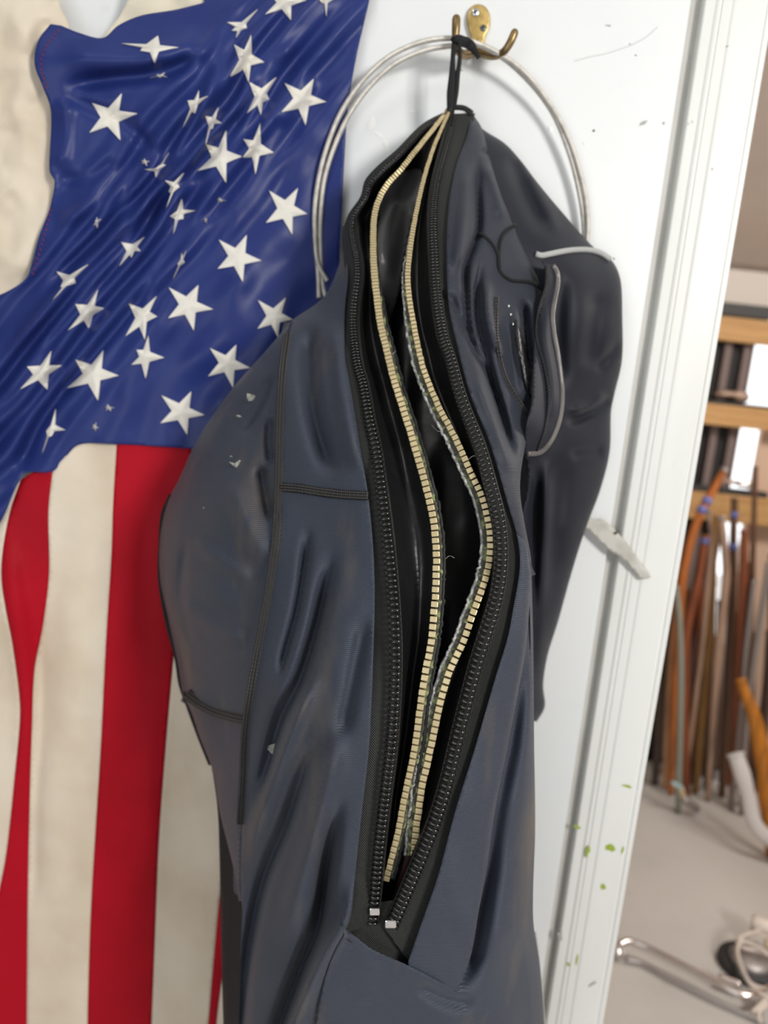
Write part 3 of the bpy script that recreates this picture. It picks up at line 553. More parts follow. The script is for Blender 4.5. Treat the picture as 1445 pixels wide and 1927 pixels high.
J_folds = [([(590, 600), (582, 680), (592, 780), (620, 870), (640, 905)], 20, -.012), ([(632, 600), (640, 700), (662, 830), (680, 900)], 16, .006), ([(520, 700), (490, 770), (452, 822)], 10, -.006), ([(512, 780), (508, 830), (514, 880)], 12, -.007), ([(490, 870), (500, 930), (512, 985)], 14, -.009),
           ([(430, 900), (470, 1000), (505, 1060)], 22, .006), ([(582, 985), (572, 1070), (560, 1145), (540, 1220), (522, 1290)], 10, -.008), ([(630, 1020), (612, 1110), (590, 1200), (560, 1290), (530, 1350), (505, 1440), (474, 1560)], 15, -.014), ([(600, 1260), (572, 1320), (540, 1400), (500, 1490), (466, 1640)], 15, .008),
           ([(600, 1380), (575, 1440), (537, 1550), (494, 1660), (468, 1780), (455, 1900), (445, 2100)], 13, -.015), ([(640, 1350), (610, 1500), (570, 1640), (530, 1780)], 24, .007), ([(640, 1480), (622, 1580), (610, 1660), (597, 1744), (563, 1830), (520, 1950), (480, 2100), (450, 2300)], 15, -.026), ([(660, 1640), (653, 1722), (606, 1808), (548, 1945), (500, 2150)], 15, .012),
           ([(690, 1150), (660, 1300), (640, 1400)], 16, -.005), ([(360, 1010), (420, 1060), (480, 1090)], 14, .004), ([(330, 1120), (400, 1180), (470, 1200)], 20, .005), ([(350, 1010), (340, 1130), (372, 1240)], 9, -.004),
           ([(899, 262), (900, 350), (899, 440), (877, 500), (877, 550), (885, 632), (915, 700), (945, 775), (968, 870)], 7, -.010), ([(905, 470), (898, 600), (922, 694), (947, 794), (975, 880)], 8, -.009), ([(842, 545), (862, 590), (882, 640)], 8, -.005), ([(878, 300), (870, 420), (858, 520)], 14, .006),
           ([(910, 300), (935, 360), (950, 420)], 12, .006), ([(925, 290), (905, 285)], 6, -.006), ([(915, 520), (920, 600), (945, 680)], 9, .006), ([(890, 700), (930, 800), (965, 900)], 12, .004), ([(985, 560), (992, 640), (1002, 710)], 8, -.012), ([(965, 570), (978, 660), (990, 760)], 10, .006),
           ([(780, 1850), (840, 1880), (900, 1890)], 16, -.003), ([(700, 1800), (690, 1900)], 20, .001)]
def j_extra(x, y): return .0035 * vnoise(x / 70 + 11, y / 110) + .0014 * vnoise(x / 26 + 3, y / 48)
JF = Field(J_ctrl, J_folds, j_extra, .01, fa=2.1)
C = {k: catmull(vv, 6) for k, vv in dict(TL=TL, ZL=ZL, ZR=ZR, TR=TR, BL=BL, BR=BR, SIL=SIL, SEAM=SEAM).items()}
def cut(c, y0, y1): 
    m = (c[:, 1] >= y0) & (c[:, 1] <= y1); return c[m]
def at_y(c, y): return float(np.interp(y, c[:, 1], c[:, 0]))
def loft(name, A, B, m, parent, nc=8, sag=0.0, n=160, wob=0.0, kind=None):
    A = resample(A, n); B = resample(B, n); s = np.linspace(0, 1, nc + 1); V = []
    for i in range(n):
        for k in s:
            p = A[i] * (1 - k) + B[i] * k; b = math.sin(math.pi * k); p = p + np.array([0, sag * b * (1 + wob * math.sin(i * .11)), 0]); V.append(p)
    F = [(i * (nc + 1) + k, i * (nc + 1) + k + 1, (i + 1) * (nc + 1) + k + 1, (i + 1) * (nc + 1) + k) for i in range(n - 1) for k in range(nc)]
    return link(name, new_mesh(name, V, F), m, parent, kind=kind)
# left front panels (seam to zip)
yh0, yh1 = 915, 934
hs = np.c_[np.linspace(at_y(C['SEAM'], yh0), at_y(C['TL'], yh1), 24), yh0 + (yh1 - yh0) * np.linspace(0, 1, 24) ** .7]
left_top = catmull([(652, 425), (640, 490), (612, 555), (550, 602)], 6)
patch('shoulder_panel', np.vstack([left_top, cut(C['SEAM'], 606, yh0), hs, cut(C['TL'], 425, yh1)[::-1]]), JF, M['fabric'], jk, 6, (.05, 10), edge=[(((652, 425), (640, 490), (612, 555), (550, 602)), 34, .03)])
crease = catmull([(648, 1758), (628, 1795), (612, 1840), (600, 1890), (590, 1960), (570, 2130)], 6)
front = patch('front_panel', np.vstack([hs[::-1][:, :], cut(C['SEAM'], yh0, 1715), [(452, 1800), (448, 1960), (444, 2130)], crease[::-1], cut(C['TL'], yh1, 1752)[::-1]]), JF, M['fabric'], jk, 6, (.02, 4))
# sleeve (left), split at its cross seam
ss = catmull([(342, 1304), (365, 1318), (400, 1335), (430, 1347), (466, 1354)], 6)
patch('sleeve', np.vstack([cut(C['SIL'], 602, 1303), ss, cut(C['SEAM'], 606, 1352)[::-1]]), JF, M['fabric'], jk, 6, (.07, 14), edge=[(SIL[:11], 40, .05)])
patch('sleeve_cuff', np.vstack([cut(C['SIL'], 1303, 1700), cut(C['SEAM'], 1355, 1700)[::-1], ss[::-1]]), JF, M['fabric'], jk, 6, (.07, 14), edge=[(SIL[10:], 30, .035)])
bk = Field([(405, 1480, .14), (414, 1700, .14), (420, 1950, .15), (480, 1480, .20), (480, 1950, .22), (320, 1000, .09)], [], None, .01)
patch('back_panel', np.vstack([catmull([(398, 1440), (409, 1520), (413, 1620), (416, 1780), (421, 1960), (426, 2130)], 8), catmull([(490, 2130), (490, 1700), (490, 1440)], 8)]), bk, M['fabric_dark'], jk, 8, (.06, 12))
bs = Field([(300, 960, .075), (300, 1100, .075), (330, 1250, .085), (370, 1380, .095), (400, 1100, .10), (420, 1300, .12)], [], None, .01)
patch('sleeve_underside', np.vstack([catmull([(318, 930), (303, 965), (298, 1020), (297, 1090), (310, 1170), (328, 1240), (336, 1290), (350, 1330), (372, 1390), (392, 1440)], 8), catmull([(440, 1440), (420, 1200), (400, 930)], 8)]), bs, M['fabric_dark'], jk, 8, (.04, 8))
# right side: upper front, placket, right body, lower front
RS = [(888, 213), (906, 240), (922, 300), (945, 372), (975, 440), (1002, 500), (1018, 545), (1012, 620), (1004, 690), (1000, 760), (994, 810), (986, 850), (980, 890), (979, 930), (988, 990), (999, 1050), (1001, 1085)]
crs = catmull([(1000, 1085), (990, 1212), (970, 1330), (953, 1420), (932, 1524), (915, 1640), (900, 1720), (888, 1790), (862, 1868)], 6)
ptop = np.array([(976, 1040)])
patch('upper_front_panel', np.vstack([cut(C['TR'], 213, 1040), catmull(RS, 6)[::-1]]), JF, M['fabric_half_dimmed'], jk, 6, (.05, 8), edge=[(RS[:7], 26, .02), (RS[10:], 14, .012)])
lowedge = catmull([(640, 1738), (672, 1765), (700, 1786), (764, 1815), (810, 1838), (838, 1853), (862, 1868)], 6)
# placket sits on the body fabric, its outer edge a pronounced crease
pk = patch('zip_placket', np.vstack([cut(C['TR'], 1000, 1811), [(768, 1822), (815, 1846), (858, 1872)], crs[::-1], [(990, 1020)]]), JF, M['fabric'], jk, 6, (.01, 3), .002, edge=[(crs[::6], 7, .008)])
RB = catmull([(1000, 1080), (1003, 1200), (1005, 1400), (1007, 1560), (1003, 1680), (1004, 1740), (1015, 1810), (1021, 1880), (1026, 1960), (1036, 2130)], 6)
# gusset joining the right front edge to the back of the jacket near the wall
_e = np.vstack([catmull([(984, 985), (990, 1030), (997, 1080)], 6), RB[2:] - [3, 0]]); _de = JF(_e[:, 0], _e[:, 1]) - .035
loft('side_gusset', P(_e[:, 0] - 2, _e[:, 1], _de), P(_e[:, 0] - 70, _e[:, 1] - 4, np.full(len(_e), .05)), M['fabric_clean_dimmed'], jk, 10, -.0, 120)
_crs2 = crs[::4]
def body_f(x, y):
    r, _ = seg_dist(x, y, _crs2); k = np.exp(-(r / 22) ** 2) * np.clip((1868 - y) / 70, 0, 1)
    return JF(x, y) + .0035 * np.clip((y - 1700) / 60, 0, 1) - .030 * k
patch('body_panel', np.vstack([lowedge, (crs[3:-2] - [20, 0])[::-1], [(985, 1080)], RB, [(570, 2130)], crease[::-1]]), body_f, M['fabric'], jk, 6, (.05, 6), 0, edge=[(RB[::6], 26, .03)])

# zip tapes
def along(c, d0=0.0, n=None, step=6):
    q = catmull(c, step); d = JF(q[:, 0], q[:, 1]) + d0; return q, d
def c3(c, off, extra=None, step=5):
    q = catmull(c, step); d = JF(q[:, 0], q[:, 1]) + off
    if extra is not None: d = d + np.interp(q[:, 1], extra[0], extra[1])
    return P(q[:, 0], q[:, 1], np.maximum(d, .02))
TLb = c3([(x - 6 if y > 420 else x, y) for x, y in TL], -.006); ZLc = c3(ZL, -.004)
ZLi = c3([(x + 13 if y > 420 else x + 3, y) for x, y in ZL], -.006)
TRb = c3([(x + 6, y) for x, y in TR], -.006); ZRc = c3(ZR, -.003); ZRi = c3([(x - 12, y) for x, y in ZR], -.006)
BLc = c3(BL, -.020, ([200, 420, 1650], [.016, 0, 0])); BRc = c3(BR, -.018, ([200, 420, 1650], [.016, 0, 0]))
tl = loft('outer_zip_tape', TLb, ZLi, M['tape'], jk, 6, .0); tr = loft('outer_zip_tape', TRb, ZRi, M['tape'], jk, 6, .0)
tapefold = patch('tape_end', [(650, 1690), (700, 1700), (765, 1690), (778, 1760), (768, 1824), (700, 1800), (638, 1758)], JF, M['tape'], jk, 6, (.004, 1), -.010)
# linings
loft('lining_flap', ZLi + [0, .002, 0], BLc + [0, .003, 0], M['gloss'], jk, 14, .030, 160, .35)
loft('lining_flap', BRc + [0, .003, 0], ZRi + [0, .002, 0], M['gloss'], jk, 10, .022, 160, .3)
inn_l = [(x - 45 if y > 350 else x - 6, y) for x, y in BL]; inn_r = [(x + 45 if y > 350 else x + 12, y) for x, y in BR]
def innf(x, y): return np.maximum(JF(x, y) - .085 * np.clip((y - 200) / 160, 0.1, 1) + .012 * vnoise(x / 40, y / 90), .018)
il = np.vstack([catmull([(846, 206), (800, 250), (752, 300), (716, 336), (690, 380), (672, 450), (672, 600), (700, 760), (740, 900), (765, 1050), (762, 1200), (745, 1400), (700, 1600), (655, 1690), (640, 1775)], 8),
                catmull([(780, 1800), (820, 1640), (850, 1450), (900, 1280), (960, 1120), (968, 1010), (930, 880), (870, 740), (835, 620), (825, 450), (846, 280), (856, 206)], 8)])
patch('inner_lining', il, innf, M['lining'], jk, 7, None)
# lining fold at the top between the chains, sheen painted in lighter grey
lf = Field([(716, 372, .085), (760, 350, .085), (785, 345, .09), (712, 470, .145), (745, 470, .14), (716, 560, .165), (740, 590, .16), (775, 450, .12)], [([(745, 360), (722, 420), (716, 500)], 12, .010), ([(775, 370), (760, 450), (745, 540)], 14, -.006)], None, .02)
patch('lining_fold', catmull([(712, 385), (725, 352), (748, 330), (790, 318), (796, 345), (780, 400), (766, 470), (748, 560), (728, 612), (716, 560), (709, 470)], 6, True), lf, M['lining_sheen'], jk, 6, (.01, 3))

# coil zipper teeth: shiny nylon loops bridging the cord
def arch(wd=1.0, h=1.0, r=.2, n=9, m=6):
    t = np.linspace(-1, 1, n); pts = np.c_[t * wd, np.zeros(n), h * np.sqrt(np.maximum(0, 1 - t**2)) ** .8]
    return tube(pts, r, None, m, toward=(0, 1, 0))
v, f = arch(1.0, .62, .30); arch_me = new_mesh('loop', v, f); arch_me.materials.append(M['coil'])
def place_along(p3, pix, pitch):
    """points along a curve with a pixel-free, smoothly varying pitch (m)"""
    s = np.r_[0, np.cumsum(np.linalg.norm(np.diff(p3, axis=0), axis=1))]; u = []; x = 0.0
    while x < s[-1]:
        u.append(x); x += float(np.interp(x / s[-1], pitch[0], pitch[1]))
    u = np.array(u); return np.stack([np.interp(u, s, p3[:, k]) for k in range(3)], 1), u / s[-1]
def coil_side(c, off, tape, wpx, flip):
    p3 = c3(c, off); p, t = place_along(p3, None, ([0, .25, .5, .75, 1], [.0028, .0034, .0044, .0052, .0053])); T, Sd, Nn = frames(p); far = []
    order = []
    for i in range(len(p)):
        if t[i] < .035: continue
        r = float(np.interp(t[i], [0, .25, .5, .75, 1], [.0028, .0034, .0044, .0052, .0053])) * .5; wdt = float(np.interp(t[i], [0, .25, .5, 1], wpx))
        mt = basis(p[i], Sd[i], T[i], Nn[i], (wdt, r * 1.9, r * 1.5)); order.append((i, mt, wdt))
    lim = 148
    for i, mt, wdt in order[-lim:]:
        link('coil_loop', arch_me, None, tape, mt)
    if len(order) > lim:
        parts = []
        for i, mt, wdt in order[:-lim]:
            a = np.array(mt); parts.append((np.asarray(v_arch) @ a[:3, :3].T + a[:3, 3], f_arch))
        vv, ff = join(parts); link('upper_coil', new_mesh('coil', vv, ff), M['coil'], tape, kind='stuff')
    # the two stitched cords beside the loops
    for k in (-1, 1):
        q = p3 + frames(p3)[1] * k * np.interp(np.linspace(0, 1, len(p3)), [0, .25, .5, 1], np.array(wpx) * 1.18)[:, None] + [0, .001, 0]
        vv, ff = tube(q, .0009, .0008, 6); link('stitch_cord', new_mesh('cord', vv, ff), M['thread'], tape)
    return p3
v_arch, f_arch = v, f
coil_side(ZL, -.001, tl, [.0012, .0026, .0040, .0042], 1); coil_side(ZR, 0.0, tr, [.0014, .0034, .0046, .0050], -1)
for (x, y, s) in ((705, 1714, .0045), (735, 1737, .005)):
    me = box(-1, 1, -1, 1, -1, 1, .3); c = P1(x, y, float(JF(np.array([x]), np.array([y]))[0]) + .003); link('zip_stop', me, M['stop'], tl if x < 720 else tr, basis(c, RIGHT, UP, -FWD, (s, s * .7, s * .5)))
# brass chains
tm = box(-1, 1, -1, 1, -1, 1, .28); tm.materials.append(M['brass_tooth']); tm.polygons.foreach_set('use_smooth', [False] * len(tm.polygons))
def chain(curve3, side, tapeoff, tmat, wid):
    T, Sd, Nn = frames(curve3)
    k_ = np.clip((np.linspace(0, 1, len(curve3)) - .10) / .2, .12, 1)[:, None]; tapeoff = tapeoff * k_; q = curve3 + Sd * tapeoff + [0, .0015, 0]; vv, ff = tube(q, .0034 * k_[:, 0], .0010, 8); tp = link('brass_zip_tape', new_mesh('tape', vv, ff), M['verdigris'], jk)
    # frayed edge of the tape
    e = curve3 + Sd * tapeoff * 1.8 + [0, .0008, 0]; e = e + .0004 * rng.normal(size=e.shape)
    vv, ff = tube(e, .0014 * k_[:, 0], .0012 * k_[:, 0], 6); link('tape_edge', new_mesh('edge', vv, ff), tmat, tp)
    p, t = place_along(curve3, None, ([0, .2, .45, .7, 1], [.0030, .0032, .0048, .0062, .0062])); T, Sd, Nn = frames(p); up = []
    for i in range(len(p)):
        pit = float(np.interp(t[i], [0, .2, .45, .7, 1], [.0030, .0032, .0048, .0062, .0062])); wv = float(np.interp(t[i], [0, .3, 1], wid))
        jx = rng.normal() * .00012
        mt = basis(p[i] + Nn[i] * .001 + Sd[i] * jx, Sd[i], T[i], Nn[i], (wv, pit * .40, .0020))
        if len(p) - i <= 149: link('tooth', tm, None, tp, mt)
        else: up.append(mt)
    if up:
        bv = np.array([v.co[:] for v in tm.vertices]); bf = [tuple(q.vertices) for q in tm.polygons]
        vv, ff = join([(bv @ np.array(m_)[:3, :3].T + np.array(m_)[:3, 3], bf) for m_ in up]); link('upper_teeth', new_mesh('teeth', vv, ff, False), M['brass_tooth'], tp, kind='stuff')
    return tp
cb = chain(BLc, 1, -.0038, M['thread'], [.0022, .0034, .0028]); ca = chain(BRc, -1, .0042, M['silver_tape'], [.0016, .0026, .0031])
# loose threads on the frayed tape
for pts in (((905, 878, .004), (893, 858, .006), (884, 862, .006), (880, 868, .003)), ((812, 800, .004), (826, 812, .008), (836, 806, .009)), ((855, 1050, .003), (846, 1046, .006), (838, 1052, .006)), ((745, 660, .0), (738, 668, .004), (742, 690, .003)), ((735, 1640, .0), (722, 1650, .004), (715, 1648, .006), (712, 1654, .006))):
    c = catmull(pts, 2); p = P(c[:, 0], c[:, 1], JF(c[:, 0], c[:, 1]) - .016 + c[:, 2] * 2); vv, ff = tube(p, .00022, None, 5); link('loose_thread', new_mesh('lt', vv, ff), M['silver_tape'], ca)

# flatlock seams with chain stitching
def seam(pts, wpx, rows, off=.0014, pitch=4.6):
    c = catmull(pts, 4); d = JF(c[:, 0], c[:, 1]) + off; p = P(c[:, 0], c[:, 1], d); dist = np.linalg.norm(p - CAM, axis=1); wd = wpx * .5 * dist / FPX
    T, Sd, Nn = frames(p); vv, ff = tube(p, wd, .0011, 10, toward=None); sm = link('flatlock_seam', new_mesh('seam', vv, ff), M['thread'], jk)
    s = np.r_[0, np.cumsum(np.linalg.norm(np.diff(p, axis=0), axis=1))]; u = np.arange(0, s[-1], .0021); pp = np.stack([np.interp(u, s, p[:, k]) for k in range(3)], 1); T, Sd, Nn = frames(pp); wq = np.interp(u, s, wd)
    parts = []
    base = np.array([(1, 0, 0), (-1, 0, 0), (0, 1, 0), (0, -1, 0), (0, 0, 1), (0, 0, -1)], float); fo = [(0, 2, 4), (2, 1, 4), (1, 3, 4), (3, 0, 4), (2, 0, 5), (1, 2, 5), (3, 1, 5), (0, 3, 5)]
    for r in rows:
        for i in range(len(pp)):
            o = pp[i] + Sd[i] * wq[i] * r + Nn[i] * .0011; a = .5 if i % 2 else -.5
            x = Sd[i] * math.cos(a) + T[i] * math.sin(a); y = T[i] * math.cos(a) - Sd[i] * math.sin(a)
            parts.append((o + base[:, :1] * x * .0009 + base[:, 1:2] * y * .0016 + base[:, 2:] * Nn[i] * .0009, fo))
    vv, ff = join(parts); link('stitches', new_mesh('st', vv, ff, False), M['thread2'], sm, kind='stuff')
M['thread2'] = mat('charcoal_stitch_thread', (.055, .053, .050, 1), .5, spec=.5)
seam(SEAM[1:12], 20, (-.75, -.3, .3, .75)); seam([(531, 917), (560, 919), (600, 925), (640, 930), (693, 933)], 17, (-.6, 0, .6)); seam([(352, 1306), (375, 1322), (405, 1337), (435, 1346), (462, 1352)], 20, (-.6, 0, .6))
seam([(935, 560), (934, 620), (940, 670), (952, 712), (970, 745), (990, 775)], 8, (-.5, .5))

# raised taped seams, pocket flap with rubber rim
def cordseam(name, pts, r, m, off=.001, parent=None, field=None):
    c = catmull(pts, 4); d = (field or JF)(c[:, 0], c[:, 1]) + off; vv, ff = tube(P(c[:, 0], c[:, 1], d), r, r * .8, 8); return link(name, new_mesh(name, vv, ff), m, parent or jk)
cordseam('taped_seam', [(897, 440), (912, 446), (926, 460), (936, 480), (940, 510), (960, 527), (985, 530), (1004, 533), (1022, 546)], .0022, M['fabric_dark'], .0005)
cordseam('taped_seam', [(939, 505), (938, 475), (944, 445), (958, 430), (970, 424)], .0022, M['fabric_dark'], .0005)
for y in (576, 592, 610):  # metal beads stand in for glossy highlights in the slit
    x = 957 + (y - 576) * .25; link('highlight_dot', sphere(1, 1), M['stop'], jk, basis(P1(x, y, float(JF(np.array([x]), np.array([float(y)]))[0]) + .001), RIGHT, UP, -FWD, (.0012, .0018, .0008)))
PFd = Field([(990, 470, .140), (1020, 500, .150), (1045, 520, .135), (1000, 580, .165), (1035, 600, .160), (1000, 700, .205), (1050, 720, .175), (1000, 800, .225), (1050, 800, .185), (990, 852, .215), (1020, 848, .200)], [([(1012, 560), (1009, 632), (1022, 690), (1028, 760), (1020, 830)], 8, -.005), ([(1030, 560), (1026, 640), (1040, 720), (1040, 800)], 10, .006)], None, .02)
rimc = [(1040, 500), (1047, 512), (1049, 532), (1044, 560), (1039, 594), (1041, 625), (1047, 657), (1054, 706), (1057, 744), (1054, 780), (1046, 808), (1032, 835), (1015, 851), (992, 854)]
pf = patch('pocket_flap', np.vstack([catmull([(1020, 490), (1026, 520), (1022, 548), (1012, 590), (1006, 640), (1003, 700), (1000, 760), (990, 800), (986, 850)], 6), catmull(rimc, 6)[::-1]]), PFd, M['fabric_clean_dimmed'], jk, 5, (.02, 4))
cordseam('rim', rimc, .0028, M['rim'], .0, pf, PFd)
ps = catmull([(1027, 505), (1026, 540), (1014, 580), (1009, 632), (1024, 690), (1032, 745), (1025, 806), (1012, 846)], 4); p = P(ps[:, 0], ps[:, 1], PFd(ps[:, 0], ps[:, 1]) + .0012); u = resample(p, 62); T, Sd, Nn = frames(u)
v, f = join([tube(np.array([u[i] - T[i] * .0022 - Sd[i] * .001, u[i] + Nn[i] * .0008, u[i] + T[i] * .0022 + Sd[i] * .001]), .0012, .001, 5) for i in range(62)]); link('flap_stitches', new_mesh('fs', v, f), M['thread'], pf, kind='stuff')
gl = Field([(975, 620, .185), (985, 700, .205), (1000, 760, .20), (1003, 700, .19)], [], None, .02)
patch('gloss_insert', catmull([(972, 600), (985, 640), (998, 690), (1003, 720), (1000, 752), (992, 735), (980, 680), (970, 640)], 5, True), lambda x, y: JF(x, y) + .003 + .003 * np.sin((x - 970) / 10), M['gloss'], jk, 5, (.003, 1))

# far sleeve / back behind
B_ctrl = [(888, 215, .035), (905, 240, .035), (950, 268, .035), (1010, 340, .035), (1060, 400, .036), (1120, 470, .036), (1167, 520, .034), (1170, 680, .034), (1150, 770, .034), (1130, 920, .030), (1075, 1080, .030), (1030, 1240, .028), (1008, 1356, .030),
          (960, 350, .075), (1030, 450, .095), (1100, 520, .090), (1120, 600, .095), (1080, 650, .105), (1050, 800, .105), (1100, 850, .080), (1060, 1000, .085), (1000, 1000, .10), (1010, 1200, .075), (985, 1300, .07), (960, 600, .09), (960, 800, .09)]
B_folds = [([(955, 280), (990, 360), (1030, 440)], 14, -.010), ([(985, 310), (1020, 380), (1060, 450)], 14, .006), ([(1130, 540), (1118, 620), (1110, 700)], 18, -.008), ([(1060, 792), (1090, 786), (1120, 770), (1158, 742)], 9, -.012), ([(1070, 775), (1110, 768), (1140, 735)], 10, .007), ([(1120, 700), (1150, 665), (1168, 640)], 9, -.008),
           ([(1010, 870), (1008, 1000), (1003, 1150), (1000, 1300)], 10, -.010), ([(1030, 860), (1025, 1000), (1016, 1150)], 12, .008), ([(1060, 850), (1050, 950), (1040, 1080)], 18, -.006), ([(1060, 500), (1050, 620), (1058, 740)], 16, -.006), ([(1070, 860), (1100, 850), (1140, 850)], 12, -.006)]
BF = Field(B_ctrl, B_folds, lambda x, y: .004 * vnoise(x / 60, y / 80), .012, fa=1.4)
bsil = [(880, 206), (905, 240), (950, 270), (978, 300), (1010, 342), (1060, 402), (1120, 468), (1150, 489), (1166, 520), (1171, 600), (1170, 680), (1157, 738), (1150, 772), (1147, 850), (1130, 920), (1100, 1000), (1075, 1080), (1050, 1170), (1030, 1235), (1022, 1290), (1025, 1330), (1010, 1358)]
back = patch('far_sleeve', np.vstack([catmull(bsil, 6), [(985, 1356), (975, 1200), (972, 1050)], catmull([(975, 985), (982, 960), (991, 930), (992, 895), (989, 868), (975, 850)], 4), [(950, 800), (900, 500), (880, 300)]]), BF, M['fabric_clean_dimmed'], jk, 6, (.022, 8), edge=[(bsil, 24, .012)])
cordseam('reflective_piping', [(1008, 478), (1018, 481), (1035, 478), (1060, 473), (1085, 470), (1112, 471), (1132, 477), (1148, 488)], .0031, M['piping'], .002, None, BF)
# hanging loop
def strap(pts, wpx, name, parent):
    c = catmull(pts, 4, dims=2); p = P(c[:, 0], c[:, 1], c[:, 2]); w_ = np.interp(np.linspace(0, 1, len(p)), np.linspace(0, 1, len(wpx)), wpx) * .5 * .9 / FPX
    vv, ff = tube(p, w_, .0009, 8); return link(name, new_mesh(name, vv, ff), M['strap'], parent)
strap([(855, 82, .056), (852, 110, .056), (851, 140, .055), (848, 175, .053), (847, 206, .050)], [10, 8, 12, 14, 12], 'hanging_loop', jk)
strap([(864, 82, .056), (865, 110, .055), (861, 140, .053), (857, 175, .050), (852, 206, .048)], [6, 7, 9, 11, 10], 'hanging_loop', jk)
strap([(850, 78, .056), (860, 73, .060), (872, 78, .050), (884, 84, .040), (896, 100, .038), (901, 110, .037)], [10, 14, 17, 16, 10, 7], 'hanging_loop', jk)
cordseam('collar_binding', [(845, 210), (850, 203), (860, 202), (874, 204), (888, 213)], .0028, M['tape'], .004)
# side zipper teeth at the right edge
pp = catmull([(1007, 1755), (1013, 1800), (1019, 1860), (1025, 1930)], 3); p = P(pp[:, 0], pp[:, 1], JF(pp[:, 0], pp[:, 1]) - .035); u = resample(p, 46); T, Sd, Nn = frames(u)
v, f = join([tube(np.array([u[i] - Sd[i] * .0013, u[i] + Sd[i] * .0013]), .0007, None, 6) for i in range(46)]); link('side_zipper', new_mesh('sz', v, f), M['piping'], jk, kind='stuff')
# dried paint spots and grit
for x, y, rx, ry in ((477, 748, 9, 7), (444, 877, 13, 9), (515, 1407, 11, 9), (452, 784, 6, 2), (435, 859, 3, 2), (383, 956, 3, 2)):
    blob('paint_spot', x, y, float(JF(np.array([float(x)]), np.array([float(y)]))[0]) + .0012, rx, ry, M['spot'], jk, .3, .0006, jag=.7)

# ------------------------------------------------------------------ far room: staves, poles, floor clutter
def stave(pts, d, wpx, m, label, cat='stave', group='curved staves leaning in the far room', name='wooden_stave', flat=.5, ends=None, bands=()):
    c = catmull(pts, 6); y = np.interp(np.linspace(0, 1, len(c)), [0, 1], d if isinstance(d, tuple) else (d, d)); p = P(c[:, 0], c[:, 1], -y)
    if p[-1, 2] < .012: p = p[p[:, 2] > .012]
    g = p[-1] - p[-3]; g = g / max(-g[2], 1e-4)
    p = np.vstack([p, p[-1] + g * (p[-1, 2] - .006)]); c = p
    wv = np.interp(np.linspace(0, 1, len(c)), np.linspace(0, 1, len(wpx)), wpx) * .5 * np.linalg.norm(p - CAM, axis=1) / FPX
    t = thing(name, label, cat, p[-1], group); vv, ff = tube(p, wv, wv * flat, 8); link('body', new_mesh('stave', vv, ff), M[m], t)
    i0 = 0; vv, ff = tube(p[:2] + (p[0] - p[1]) * .5, wv[:2] * 1.15, wv[:2] * flat * 1.3, 8); link('tip', new_mesh('tip', vv, ff), M[ends or m], t)
    for b in bands:
        k = int(b * (len(p) - 1)); vv, ff = tube(p[k:k + 3], wv[k:k + 3] * 1.12, wv[k:k + 3] * flat * 1.2, 8); link('tape_band', new_mesh('band', vv, ff), M['bluetape'], t)
    return t
stave([(1363, 884), (1340, 925), (1318, 965), (1299, 1020), (1287, 1070), (1279, 1150), (1270, 1300), (1262, 1492)], (1.6820, 1.6820), [13, 15, 15, 14, 12, 10], 'orange', 'bright orange stave with blue tape bands, tallest beside the casing', ends='steel', bands=(.09, .12))
stave([(1316, 972), (1300, 1015), (1288, 1050), (1279, 1100), (1262, 1250), (1250, 1490)], (1.7240, 1.7240), [11, 14, 12, 10, 9], 'tan', 'pale tan stave with shiny tip nearest the casing', ends='steel')
stave([(1327, 1010), (1316, 1080), (1300, 1150), (1290, 1210), (1288, 1320), (1292, 1496)], (1.6715, 1.6715), [12, 14, 17, 14, 11], 'russet', 'red brown stave left of the long golden stave', bands=(.0,))
stave([(1344, 972), (1342, 1050), (1337, 1150), (1330, 1240), (1320, 1350), (1308, 1497)], (1.7135, 1.7135), [10, 14, 16, 14, 11], 'golden', 'long golden brown stave in the middle of the bundle')
stave([(1357, 975), (1362, 1020), (1366, 1075), (1362, 1130), (1352, 1220), (1340, 1380), (1332, 1496)], (1.6610, 1.6610), [12, 13, 15, 10, 9], 'palewood', 'pale pinkish stave with shiny upper half right of the golden stave', ends='steel')
stave([(1382, 940), (1380, 1000), (1378, 1100), (1374, 1250), (1366, 1380), (1358, 1496)], (1.7030, 1.7030), [11, 14, 15, 14, 12], 'brown', 'brown stave with blue tape bands in front of the bright slot', bands=(.05, .16))
stave([(1421, 880), (1419, 960), (1416, 1060), (1408, 1250), (1398, 1480)], (1.6505, 1.6505), [8, 9, 11, 12, 11], 'brown', 'slim brown stave crossing the bright slot')
stave([(1334, 962), (1338, 1010), (1332, 1090), (1322, 1200), (1304, 1350), (1285, 1494)], (1.6925, 1.6925), [8, 9, 9, 8, 8], 'palewood', 'thin pale stave between the red brown and golden staves')
stave([(1400, 1000), (1398, 1120), (1392, 1250), (1384, 1380), (1378, 1497)], (1.6400, 1.6400), [12, 16, 16, 14, 12], 'russet', 'dark red stave behind the curved steel rods')
ORD = 'first second third fourth fifth sixth seventh eighth ninth tenth eleventh twelfth thirteenth fourteenth fifteenth sixteenth'.split()
names = ['darkbrown', 'brown', 'darkbrown', 'brown', 'russet', 'darkbrown']
